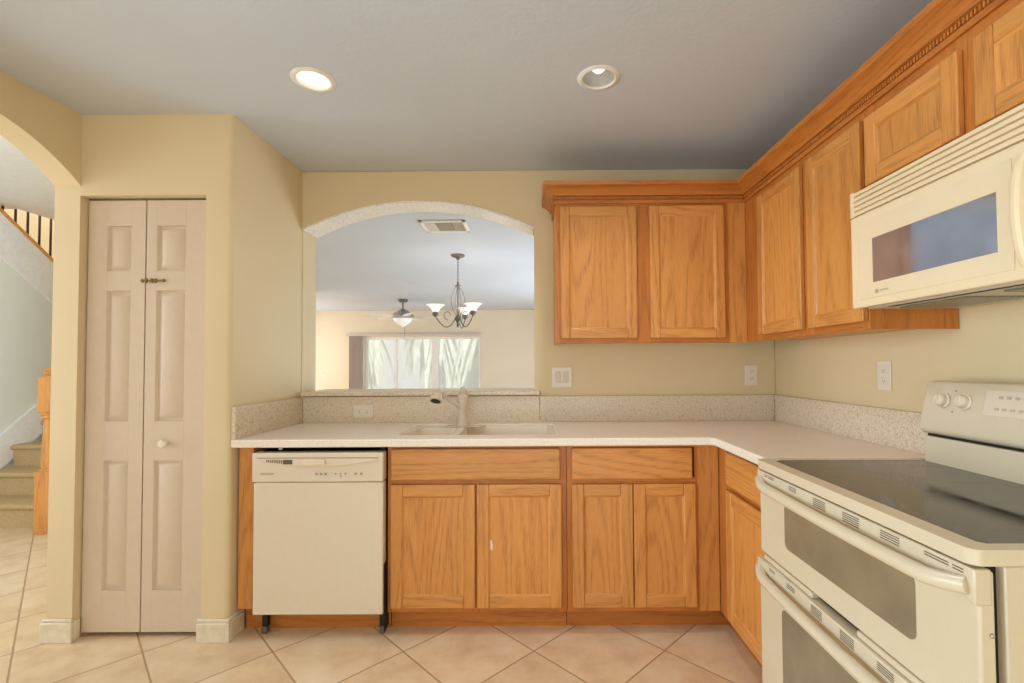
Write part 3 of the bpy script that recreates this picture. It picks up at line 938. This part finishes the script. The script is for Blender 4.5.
MB().box(0.83, 1.36, RY0 + 0.012, RY1 - 0.012, 0.885, 0.8945).build('shadow_gap', M['dark'], rg)


def oven_door(name, z0, z1, xf, win, strip_h, handle_z, slots, sag):
    d = MB().box(xf + 0.008, 0.806, RY0 + 0.002, RY1 - 0.002, z0, z1 - 0.004).build(name, M['range'], rg, bevel=0.005, seg=3)
    # strip across the top that carries the handle
    st = MB()
    ya, yb = RY0 + 0.001, RY1 - 0.001
    st.prism([[(yb, z1), (yb, z1 - strip_h), (yb - 0.03, z1 - strip_h + 0.004), (yb - 0.06, z1 - strip_h + 0.012), (ya + 0.06, z1 - strip_h + 0.012), (ya + 0.03, z1 - strip_h), (ya, z1 - strip_h - 0.012), (ya, z1)]], 'yz', xf, 0.800)
    so = st.build('handle_strip', M['range'], d, bevel=0.003)
    for (yc, wd, nn) in slots:
        mb = MB()
        for k in range(nn):
            zz = z1 - 0.008 - k * 0.0052
            mb.box(xf - 0.0006, xf + 0.001, yc - wd / 2, yc + wd / 2, zz - 0.0011, zz + 0.0011)
        mb.build('vent_slots', M['slot'], so, smooth=False)
    y0w, y1w, z0w, z1w = win
    MB().prism([rrect(y0w, y1w, z0w, z1w, 0.02, 6)], 'yz', xf + 0.0062, xf + 0.012).build('window', M['ovenglass'], d)
    pts = []
    for i in range(25):
        s = i / 24
        e = min(1.0, min(s, 1 - s) / 0.10)
        off = 0.010 + 0.022 * math.sin(e * PI / 2)
        pts.append((xf - off + 0.012 - 0.010 * math.sin(PI * s), RY1 - 0.020 - (RY1 - RY0 - 0.036) * s, handle_z - sag * math.sin(e * PI / 2)))
    MB().tube(pts, 0.0165, 12, flat=1.0).build('handle', M['range'], d)
    return d


US = [(-1.262, 0.02, 2), (-1.296, 0.035, 2), (-1.423, 0.04, 3), (-1.556, 0.055, 5), (-1.684, 0.06, 5), (-1.811, 0.055, 4), (-1.930, 0.055, 2), (-1.977, 0.022, 2)]
LS = [(-1.300, 0.035, 2), (-1.412, 0.045, 3), (-1.541, 0.05, 5), (-1.667, 0.052, 5), (-1.795, 0.05, 4), (-1.92, 0.05, 3)]
ud = oven_door('upper_oven_door', 0.610, 0.889, 0.769, (-1.868, -1.362, 0.680, 0.818), 0.052, 0.856, US, 0.010)
ld = oven_door('lower_oven_door', 0.095, 0.592, 0.764, (-1.868, -1.345, 0.20, 0.487), 0.052, 0.558, LS, 0.010)
for a, b in ((RY0 + 0.004, -1.689), (-1.505, RY1 - 0.03)): MB().box(0.774, 0.806, a, b, 0.5935, 0.6085).build('door_spacer', M['range'], rg, bevel=0.002)
MB().box(0.806, 0.826, RY0 + 0.02, RY1 - 0.02, 0.04, 0.89).build('oven_shadow', M['dark'], rg)
MB().box(0.80, 0.83, RY0 + 0.006, RY1 - 0.006, 0.025, 0.09).build('bottom_panel', M['range'], rg, bevel=0.003)
MB().lathe([(0.004, 0), (0.004, -0.003), (0.002, -0.0045)], (0.797, RY0 + 0.002, 0.775), 'y', 10).build('screw', M['chrome'], ud)

# back guard with knobs and key panel
GX = 1.312
bg = MB()
bg.box(1.322, 1.40, RY0 + 0.004, RY1 - 0.036, 0.893, 1.008)
bgo = bg.build('backguard', M['range'], rg, bevel=0.004, seg=3)
MB().box(1.330, 1.40, RY0 + 0.010, RY1 - 0.042, 1.006, 1.022).build('backguard_gap', M['dark'], bgo)
prof = [(1.318, 1.018), (1.306, 1.026), (1.303, 1.042), (1.334, 1.178), (1.342, 1.188), (1.356, 1.192), (1.412, 1.192), (1.412, 1.018)]
mb = MB(); mb.prism([prof], 'xz', RY0, RY1 - 0.036)
cpn = mb.build('control_panel', M['range'], rg, bevel=0.006, seg=3)
nrm = Vector((-0.975, 0, 0.222)); upv = Vector((0.222, 0, 0.975))


def onpanel(y, z, w=0.0):
    k = (z - 1.042) / 0.136
    return Vector((1.303 + 0.031 * k, y, z)) + nrm * w


for y in (-1.316, -1.392):
    mb = MB()
    c0 = onpanel(y, 1.130)
    mb.tube([c0, c0 + nrm * 0.006, c0 + nrm * 0.008, c0 + nrm * 0.020, c0 + nrm * 0.024], 0.02, 20, radii=[0.025, 0.025, 0.021, 0.019, 0.015])
    kb = mb.build('knob', M['bisque2'], cpn)
    mb = MB(); mb.tube([c0 + nrm * 0.024 - upv * 0.012, c0 + nrm * 0.024 + upv * 0.012], 0.003, 8)
    mb.build('pointer', M['range'], kb)


def pquad(mb, y0, y1, z0, z1, w0, w1, mat=0):
    mb.hexa([onpanel(y0, z0, w0), onpanel(y1, z0, w0), onpanel(y1, z1, w0), onpanel(y0, z1, w0), onpanel(y0, z0, w1), onpanel(y1, z0, w1), onpanel(y1, z1, w1), onpanel(y0, z1, w1)], mat)


mb = MB(); pquad(mb, -1.80, -1.452, 1.098, 1.172, -0.001, 0.0012)
pn = mb.build('key_panel', M['bisque'], cpn, bevel=0.001)
def pbit(name, mat, par, *a):
    mb = MB(); pquad(mb, *a); return mb.build(name, mat, par)


for k in range(6): pbit('key', M['key'], pn, -1.494 - k * 0.023 - 0.011, -1.494 - k * 0.023, 1.148, 1.156, 0.001, 0.0026)
for k in range(4): pbit('key', M['key'], pn, -1.486 - k * 0.023 - 0.012, -1.486 - k * 0.023, 1.115, 1.122, 0.001, 0.0026)
pbit('display', M['dark'], pn, -1.77, -1.66, 1.125, 1.16, 0.001, 0.002)
for y, z in ((-1.352, 1.163), (-1.352, 1.098)): pbit('indicator_dot', M['slot'], cpn, y - 0.002, y + 0.002, z - 0.002, z + 0.002, 0, 0.001)


# ------------------------------------------------------------------ switches and outlets
def outlet(name, u, z, axis, face, label, horizontal=False, kind='outlet', gang=1):
    P = (lambda a, w, h: (a, face - w, h)) if axis == 'x' else (lambda a, w, h: (face - w, a, h))
    t = thing(name, P(u, 0.0, z), label, 'outlet' if kind == 'outlet' else 'switch', 'wall plates')
    w_, h_ = (0.076 if gang == 1 else 0.122, 0.122)
    if horizontal: w_, h_ = 0.12, 0.074

    def bx(mb, u0, u1, w0, w1, z0, z1):
        a = P(u + u0, w0, z + z0); b = P(u + u1, w1, z + z1)
        mb.box(a[0], b[0], a[1], b[1], a[2], b[2])
    mb = MB(); bx(mb, -w_ / 2, w_ / 2, 0.0008, 0.006, -h_ / 2, h_ / 2)
    pl = mb.build('plate', M['plate'], t, bevel=0.0025, seg=2)
    if kind == 'outlet':
        for s in (-1, 1):
            mb = MB()
            cu, cz = (s * 0.022, 0) if horizontal else (0, s * 0.022)
            bx(mb, cu - 0.0165, cu + 0.0165, 0.0058, 0.0078, cz - 0.0145, cz + 0.0145)
            rc = mb.build('receptacle', M['plate'], pl, bevel=0.003)
            mb = MB()
            for q in (-0.006, 0.006):
                if horizontal: bx(mb, cu - 0.003, cu + 0.005, 0.0077, 0.0081, cz + q - 0.001, cz + q + 0.001)
                else: bx(mb, cu + q - 0.001, cu + q + 0.001, 0.0077, 0.0081, cz - 0.003, cz + 0.005)
            bx(mb, cu - 0.002, cu + 0.002, 0.0077, 0.0081, cz - 0.009, cz - 0.005)
            ob = mb.build('receptacle_slots', M['slot'], None)
            ob.location = Vector(ob.location) - Vector(t.location); ob.parent = pl
    else:
        for s in range(gang):
            cu = (s - (gang - 1) / 2) * 0.046
            mb = MB(); bx(mb, cu - 0.0165, cu + 0.0165, 0.0058, 0.009, -0.033, 0.033)
            mb.build('rocker', M['rocker'], pl, bevel=0.002)
    return t


outlet('light_switch', 0.163, 1.178, 'x', 0.0, 'ivory double rocker switch between arched opening and wall cabinet', kind='switch', gang=2)
outlet('wall_outlet', 1.300, 1.184, 'x', 0.0, 'ivory duplex outlet near the corner on the back wall')
outlet('wall_outlet', -0.890, 1.200, 'y', XR, 'ivory duplex outlet on the right wall beside the range')
outlet('backsplash_outlet', -1.023, 0.982, 'x', -0.023, 'sideways outlet in the backsplash behind the dishwasher', horizontal=True)


# ------------------------------------------------------------------ recessed ceiling lights
def can(i, label, lamp):
    x, y = CANS[i]
    t = thing('recessed_light', (x, y, CZ), label, 'ceiling light', 'recessed lights')
    MB().lathe([(0.066, CZ + 0.001), (0.066, CZ - 0.004), (0.071, CZ - 0.007), (0.084, CZ - 0.004), (0.088, CZ - 0.0005), (0.066, CZ - 0.0003)], (x, y, 0), 'z', 36, closed=True).build('trim_ring', M['white'], t)
    MB().lathe([(0.0665, CZ - 0.003), (0.065, CZ + 0.03), (0.061, CZ + 0.07), (0.056, CZ + 0.12), (0.040, CZ + 0.145), (0.001, CZ + 0.15)], (x, y, 0), 'z', 32, closed=True).build('reflector', M['white'] if lamp == 'flood' else M['can_grey'], t)
    if lamp == 'flood':
        MB().lathe([(0.030, CZ + 0.09), (0.045, CZ + 0.04), (0.061, CZ + 0.012), (0.060, CZ + 0.006), (0.045, CZ + 0.001), (0.001, CZ - 0.001)], (x, y, 0), 'z', 28).build('lamp', M['warm_lamp'], t)['label'] = 'warm lit flood lamp'
    else:
        MB().lathe([(0.012, CZ + 0.145), (0.014, CZ + 0.085), (0.025, CZ + 0.068), (0.029, CZ + 0.052), (0.026, CZ + 0.036), (0.013, CZ + 0.025), (0.001, CZ + 0.023)], (x, y, 0), 'z', 20).build('bulb', M['bulb'], t)['label'] = 'round white bulb'
    d = bpy.data.lights.new('can_light', 'SPOT'); d.energy = 6.5 if lamp == 'flood' else 18
    d.color = (1.0, 0.95, 0.88) if lamp == 'flood' else (1.0, 0.98, 0.95)
    d.spot_size = math.radians(125); d.spot_blend = 0.8; d.shadow_soft_size = 0.06
    o = bpy.data.objects.new('can_light', d); COL.objects.link(o); o.location = (x, y, CZ - 0.012)


can(0, 'recessed ceiling light with a warm flat flood lamp, nearer the pantry', 'flood')
can(1, 'recessed ceiling light with a small round white bulb, nearer the wall cabinets', 'bulb')

# ------------------------------------------------------------------ the far room seen through the opening
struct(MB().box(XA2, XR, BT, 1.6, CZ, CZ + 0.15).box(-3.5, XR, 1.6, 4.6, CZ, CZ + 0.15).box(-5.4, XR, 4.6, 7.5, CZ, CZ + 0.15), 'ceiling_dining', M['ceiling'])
FY = 7.35
DX0, DX1, DZ1 = -3.66, -1.165, 1.875
mb = MB()
mb.prism([[(-5.4, 0), (DX0, 0), (DX0, DZ1), (DX1, DZ1), (DX1, 0), (XR, 0), (XR, CZ), (-5.4, CZ)]], 'xz', FY, FY + 0.15)
struct(mb, 'wall_far', M['farwall'])
struct(MB().box(-5.4, -5.25, 4.5, FY, 0, CZ), 'wall_living', M['farwall'])
struct(MB().box(-3.62, -3.50, 1.6, 4.6, 0, 2.69), 'wall_partition', M['farwall'])
sd = thing('window_1', ((DX0 + DX1) / 2, FY + 0.05, 0), 'white three-panel sliding glass door on the far wall', 'window', kind='structure')
bars = [(DX0, DX0 + 0.05), (-3.03, -2.97), (-2.225, -2.085), (DX1 - 0.05, DX1)]
mb = MB()
for a, b in bars: mb.box(a, b, FY + 0.02, FY + 0.08, 0.0, DZ1)
mb.box(DX0, DX1, FY + 0.021, FY + 0.079, DZ1 - 0.055, DZ1 - 0.001); mb.box(DX0, DX1, FY + 0.021, FY + 0.079, 0, 0.08)
mb.build('frame', M['white'], sd, bevel=0.004)
for (a, b) in zip(bars, bars[1:]):
    MB().box(a[1] - 0.004, b[0] + 0.004, FY + 0.046, FY + 0.052, 0.07, DZ1 - 0.05).build('pane', M['pane'], sd)
bl = thing('vertical_blinds', (-3.85, FY - 0.06, 0), 'grey vertical blinds drawn to the left of the sliding glass door', 'blinds')
mb = MB(); mb.box(-4.06, DX1 + 0.03, FY - 0.07, FY - 0.003, 1.895, 1.935)
mb.build('headrail', M['blind'], bl, bevel=0.003)
for k in range(12):
    x = -3.98 + k * 0.027
    MB().hexa([(x, FY - 0.085, 0.03), (x + 0.004, FY - 0.085, 0.03), (x + 0.020, FY - 0.010, 0.03), (x + 0.016, FY - 0.010, 0.03), (x, FY - 0.085, 1.895), (x + 0.004, FY - 0.085, 1.895), (x + 0.020, FY - 0.010, 1.895), (x + 0.016, FY - 0.010, 1.895)]).build('slat', M['blind'], bl)
outlet('dining_switch', -4.57, 1.0, 'x', FY, 'small white switch on the far wall left of the blinds', kind='switch')

# ceiling vent
vt = thing('ceiling_vent', (-0.75, 1.135, CZ), 'beige rectangular air vent in the far room ceiling', 'vent')
mb = MB()
vx0, vx1, vy0, vy1 = -0.945, -0.56, 0.975, 1.295
z0, z1 = CZ - 0.014, CZ - 0.0005
mb.box(vx0, vx1, vy0, vy0 + 0.03, z0, z1); mb.box(vx0, vx1, vy1 - 0.03, vy1, z0, z1); mb.box(vx0, vx0 + 0.03, vy0, vy1, z0, z1); mb.box(vx1 - 0.03, vx1, vy0, vy1, z0, z1)
mb.build('frame', M['white'], vt, bevel=0.003)
MB().box(vx0 + 0.028, vx1 - 0.028, vy0 + 0.028, vy1 - 0.028, CZ - 0.003, CZ - 0.0006).build('backing', M['grey_print'], vt)
mb = MB()
for side in (0, 1):
    for k in range(6):
        x = (vx0 + 0.04 + k * 0.014) if side == 0 else (vx1 - 0.04 - k * 0.014)
        s = 0.006 if side == 0 else -0.006
        mb.hexa([(x, vy0 + 0.03, z0), (x + 0.004, vy0 + 0.03, z0), (x + 0.004, vy1 - 0.03, z0), (x, vy1 - 0.03, z0), (x + s, vy0 + 0.03, z1), (x + s + 0.004, vy0 + 0.03, z1), (x + s + 0.004, vy1 - 0.03, z1), (x + s, vy1 - 0.03, z1)])
for k in range(9):
    y = vy0 + 0.036 + k * 0.028
    mb.hexa([(vx0 + 0.125, y, z0), (vx1 - 0.125, y, z0), (vx1 - 0.125, y + 0.005, z0), (vx0 + 0.125, y + 0.005, z0), (vx0 + 0.125, y + 0.012, z1), (vx1 - 0.125, y + 0.012, z1), (vx1 - 0.125, y + 0.017, z1), (vx0 + 0.125, y + 0.017, z1)])
mb.build('louvers', M['avent'], vt, smooth=False)

# chandelier
cx, cy = -0.82, 2.21
ch = thing('chandelier', (cx, cy, CZ), 'antique nickel chandelier with three upturned frosted glass shades', 'chandelier')
MB().lathe([(0.075, CZ - 0.0005), (0.075, CZ - 0.01), (0.062, CZ - 0.022), (0.02, CZ - 0.03), (0.018, CZ - 0.05), (0.006, CZ - 0.055)], (cx, cy, 0), 'z', 24).build('canopy', M['nickel'], ch)
mb = MB()
zt, zb = CZ - 0.05, 2.155
nl = 13
for k in range(nl):
    zc = zt - (k + 0.5) * (zt - zb) / nl
    hh = (zt - zb) / nl * 0.72
    pts = []
    for i in range(11):
        a = 2 * PI * i / 10
        w = 0.007 * math.cos(a)
        pts.append((cx + (w if k % 2 else 0), cy + (0 if k % 2 else w), zc + hh * math.sin(a)))
    mb.tube(pts, 0.0022, 6)
mb.build('chain', M['nickel'], ch)
mb = MB(); mb.lathe([(0.006, 2.16), (0.010, 2.14), (0.012, 2.115), (0.035, 2.108), (0.035, 2.102), (0.01, 2.096), (0.007, 2.06), (0.007, 1.80), (0.018, 1.785), (0.036, 1.765), (0.038, 1.745), (0.022, 1.725), (0.012, 1.700), (0.018, 1.685), (0.012, 1.668), (0.002, 1.655)], (cx, cy, 0), 'z', 20)
mb.build('stem', M['nickel'], ch)
mb = MB()
for q in range(4):
    a = PI / 2 * q + 0.5
    pts = []
    for i in range(15):
        s = i / 14
        rr = 0.010 + 0.062 * math.sin(PI * min(1, s * 1.06)) ** 0.8 + 0.010 * s
        pts.append((cx + rr * math.cos(a), cy + rr * math.sin(a), 2.104 - s * 0.33))
    mb.tube(pts, 0.003, 6)
mb.build('cage', M['nickel'], ch)
for q, adeg in enumerate((198, -40, 80)):
    a = math.radians(adeg); ca, sa = math.cos(a), math.sin(a)
    prof2 = [(0.03, 1.755), (0.055, 1.785), (0.085, 1.82), (0.105, 1.80), (0.095, 1.77), (0.075, 1.785)]
    mb = MB()
    main = []
    for i in range(17):
        s = i / 16
        rr = 0.03 + 0.208 * s
        z = 1.755 - 0.105 * math.sin(PI * (s ** 0.85) * 0.92) + 0.045 * s ** 2
        main.append((cx + rr * ca, cy + rr * sa, z))
    mb.tube(main, 0.006, 8)
    scroll = []
    for i in range(20):
        th = i / 19 * 1.6 * PI
        rr = 0.055 - 0.035 * i / 19
        u = 0.105 + rr * math.sin(th); z = 1.735 + 0.055 + 0.0 - rr * math.cos(th) + 0.0
        scroll.append((cx + u * ca, cy + u * sa, z))
    mb.tube(scroll, 0.004, 6)
    arm = mb.build('arm', M['nickel'], ch)
    ex, ey, ez = cx + 0.238 * ca, cy + 0.238 * sa, main[-1][2]
    MB().lathe([(0.008, ez - 0.012), (0.014, ez), (0.030, ez + 0.012), (0.036, ez + 0.022), (0.026, ez + 0.040), (0.026, ez + 0.055)], (ex, ey, 0), 'z', 16).build('socket_cup', M['nickel'], arm)
    MB().lathe([(0.030, ez + 0.045), (0.034, ez + 0.056), (0.049, ez + 0.082), (0.074, ez + 0.106), (0.096, ez + 0.118), (0.093, ez + 0.120), (0.071, ez + 0.109), (0.046, ez + 0.086), (0.031, ez + 0.060), (0.026, ez + 0.049)], (ex, ey, 0), 'z', 28, closed=True).build('shade', M['shade'], arm)['label'] = 'lit frosted glass bell shade'
    d = bpy.data.lights.new('chandelier_bulb', 'POINT'); d.energy = 0.8; d.color = (1, 0.9, 0.78); d.shadow_soft_size = 0.03
    o = bpy.data.objects.new('chandelier_bulb', d); COL.objects.link(o); o.location = (ex, ey, ez + 0.17)

# ceiling fan
fx2, fy2 = -2.357, 5.6
fan = thing('ceiling_fan', (fx2, fy2, CZ), 'pewter ceiling fan with pale blades and a frosted light bowl', 'ceiling fan')
MB().lathe([(0.085, CZ - 0.0005), (0.085, CZ - 0.03), (0.06, CZ - 0.055), (0.02, CZ - 0.06)], (fx2, fy2, 0), 'z', 24).build('canopy', M['nickel'], fan)
MB().lathe([(0.014, CZ - 0.05), (0.014, 2.24)], (fx2, fy2, 0), 'z', 12).build('downrod', M['nickel'], fan)
MB().lathe([(0.02, 2.27), (0.06, 2.255), (0.12, 2.215), (0.17, 2.17), (0.20, 2.14), (0.20, 2.115), (0.15, 2.10), (0.10, 2.095)], (fx2, fy2, 0), 'z', 32).build('motor', M['chrome'], fan)
MB().lathe([(0.17, 2.094), (0.16, 2.06), (0.11, 2.01), (0.05, 1.97), (0.02, 1.955), (0.012, 1.945), (0.002, 1.935)], (fx2, fy2, 0), 'z', 28).build('light_bowl', M['bowl'], fan)
for k in range(5):
    a = 2 * PI * k / 5 + 0.12
    rot = Matrix.Rotation(a, 4, 'Z')
    mb = MB()
    pr = [(0.20, -0.05), (0.30, -0.062), (0.60, -0.07), (0.68, -0.055), (0.70, 0), (0.68, 0.055), (0.60, 0.07), (0.30, 0.062), (0.20, 0.05)]
    mb.prism([pr], 'xy', 2.118, 2.126)
    tilt = Matrix.Translation((0, 0, 2.122)) @ Matrix.Rotation(math.radians(11), 4, 'X') @ Matrix.Translation((0, 0, -2.122))
    bmesh.ops.transform(mb.bm, matrix=Matrix.Translation((fx2, fy2, 0)) @ rot @ tilt, verts=mb.bm.verts)
    mb.build('blade', M['white'], fan)
MB().tube([(fx2 + 0.03, fy2, 2.0), (fx2 + 0.03, fy2, 1.72)], 0.003, 6).build('pull_chain', M['nickel'], fan)

# ------------------------------------------------------------------ stair hall seen through the left arch
struct(MB().prism([[(XA2, -5.4), (XA2, 1.6), (-3.5, 1.6), (-3.5, 4.6), (-4.66, 4.6), (-4.66, 1.372), (-7.0, 1.372), (-7.0, -5.4)]], 'xy', 2.688, 2.84), 'ceiling_hall', M['white'])
struct(MB().box(XA2 - 0.1, XA2, BT, 1.6, 2.40, 2.70).box(-3.5, XA2, 1.6, 1.7, 2.3, 2.70), 'wall_hall_header', M['white'])
XH = -4.66
sl = -0.755
yA = 1.237
def zl(y): return 2.221 + sl * (y - yA)      # lower edge of the white band
def zu(y): return 2.605 + sl * (y - 1.229)   # upper edge of the white band
ye = 3.6
struct(MB().prism([[(-1.2, 0), (ye, 0), (ye, zu(ye) - 0.02), (0.7, zu(0.7) - 0.02), (-1.2, zu(0.7) - 0.02)]], 'yz', XH - 0.1, XH), 'wall_stair', M['hallwall'])
struct(MB().prism([[(0.7, zl(0.7)), (ye, zl(ye)), (ye, zu(ye)), (0.7, zu(0.7))]], 'yz', XH - 0.12, XH + 0.012), 'trim_2', M['white'])
struct(MB().box(-7.0, -3.5, 4.6, 4.7, 0, 5.2), 'wall_stair_end', M['farwall'])
struct(MB().box(-5.85, -5.75, 1.4, 4.6, 0, 5.2), 'wall_stair_outer', M['wall'])
# skirt board rising with the treads
struct(MB().prism([[(0.6, 0.0), (0.78, 0.0), (3.2, 1.86), (3.2, 2.24), (0.88, 0.36), (0.60, 0.13)]], 'yz', XH + 0.0005, XH + 0.020), 'baseboard_stair', M['white'])
stc = thing('staircase', (-4.18, 0.84, 0), 'tan carpeted staircase rising beyond the left arch', 'staircase')
for k in range(9):
    y = 0.86 + 0.25 * k; z = 0.19 * (k + 1)
    mb = MB()
    pr = [(y, z - 0.19), (y, z - 0.045)] + arc2(y - 0.005, z - 0.022, 0.022, -PI / 2, -1.5 * PI, 8) + [(y + 0.25, z), (y + 0.25, z - 0.19)]
    mb.prism([pr], 'yz', XH + 0.022, -3.66)
    mb.build('step', M['carpet'], stc)
nw = thing('newel_post', (-3.735, 0.775, 0), 'turned oak newel post at the foot of the carpeted stairs', 'newel post')
q = 0.048
nx, ny = -3.735, 0.775
MB().box(nx - q, nx + q, ny - q, ny + q, 0, 0.465).build('base_block', OAKZ, nw, bevel=0.004)
MB().lathe([(0.046, 0.465), (0.046, 0.475), (0.032, 0.485), (0.036, 0.50), (0.036, 0.54), (0.030, 0.66), (0.024, 0.80), (0.022, 0.86), (0.034, 0.868), (0.034, 0.88), (0.028, 0.888), (0.036, 0.90), (0.038, 0.915)], (nx, ny, 0), 'z', 24).build('turned_shaft', OAKZ, nw)
MB().box(nx - 0.043, nx + 0.043, ny - 0.043, ny + 0.043, 0.913, 1.185).build('top_block', OAKZ, nw, bevel=0.006)
MB().lathe([(0.024, 1.184), (0.024, 1.195), (0.034, 1.203), (0.036, 1.215), (0.028, 1.226), (0.034, 1.233), (0.028, 1.245), (0.008, 1.250)], (nx, ny, 0), 'z', 24).build('cap', OAKZ, nw)
rl = thing('stair_railing', (XH - 0.06, 1.5, zu(1.5)), 'dark balusters on an oak rail above the white stair band', 'railing')
MB().prism([[(0.9, zu(0.9) + 0.001), (ye, zu(ye) + 0.001), (ye, zu(ye) + 0.034), (0.9, zu(0.9) + 0.034)]], 'yz', XH - 0.10, XH + 0.022).build('shoe_rail', OAKY, rl)
k = 0
y = 1.180
while y < 2.2:
    MB().box(XH - 0.047, XH - 0.034, y - 0.0065, y + 0.0065, zu(y) + 0.025, zu(y) + 0.865).build('baluster', M['black_iron'], rl); y += 0.1045
MB().prism([[(0.9, zu(0.9) + 0.86), (2.25, zu(2.25) + 0.86), (2.25, zu(2.25) + 0.92), (0.9, zu(0.9) + 0.92)]], 'yz', XH - 0.09, XH - 0.03).build('handrail', OAKY, rl, bevel=0.01)

# ------------------------------------------------------------------ garden beyond the sliding door
tag(MB().box(-14, 8, 7.7, 22, -0.16, -0.04).build('patio_ground', M['patio'], None), 'pale patio ground beyond the sliding glass door', 'ground')
rnd = random.Random(3)


def palm(x, y, h, label):
    t = thing('palm_tree', (x, y, -0.04), label, 'tree', 'palms outside the glass door')
    pts = [(x + 0.10 * math.sin(i * 0.7), y, -0.04 + h * i / 8) for i in range(9)]
    MB().tube(pts, 0.15, 12, radii=[0.20 - 0.008 * i for i in range(9)]).build('trunk', M['trunk'], t)
    mb = MB()
    top = Vector(pts[-1])
    for k in range(46):
        a = rnd.uniform(0, 2 * PI); ln = rnd.uniform(1.3, 2.1); lift = rnd.uniform(-0.4, 0.9)
        w = rnd.uniform(0.10, 0.2)
        prev = None
        for i in range(7):
            s = i / 6
            rr = ln * s * (0.8 - 0.25 * s)
            z = top.z + lift * s * 1.2 - 2.0 * s * s
            c = Vector((top.x + rr * math.cos(a), top.y + rr * math.sin(a), z))
            wv = Vector((-math.sin(a), math.cos(a), 0)) * w * math.sin(PI * (0.12 + 0.85 * s))
            cur = (mb.bm.verts.new(c - wv - Vector((0, 0, 0.05))), mb.bm.verts.new(c), mb.bm.verts.new(c + wv - Vector((0, 0, 0.05))))
            if prev:
                mb._f((prev[0], prev[1], cur[1], cur[0]), 0); mb._f((prev[1], prev[2], cur[2], cur[1]), 0)
            prev = cur
    mb.build('fronds', M['foliage'], t, smooth=False)['kind'] = 'stuff'


for x, y, h, lb in ((-4.9, 10.4, 2.5, 'palm behind the left pane of the sliding glass door'), (-3.0, 11.6, 2.8, 'palm behind the middle pane of the sliding glass door'),
                    (-1.3, 10.2, 2.3, 'palm behind the right pane of the sliding glass door'), (-4.2, 15.4, 3.3, 'taller distant palm between the left and middle panes'), (-1.7, 15.6, 3.2, 'taller distant palm between the middle and right panes')):
    palm(x, y, h, lb)

for o in S.objects:
    if '_org' in o: del o['_org']
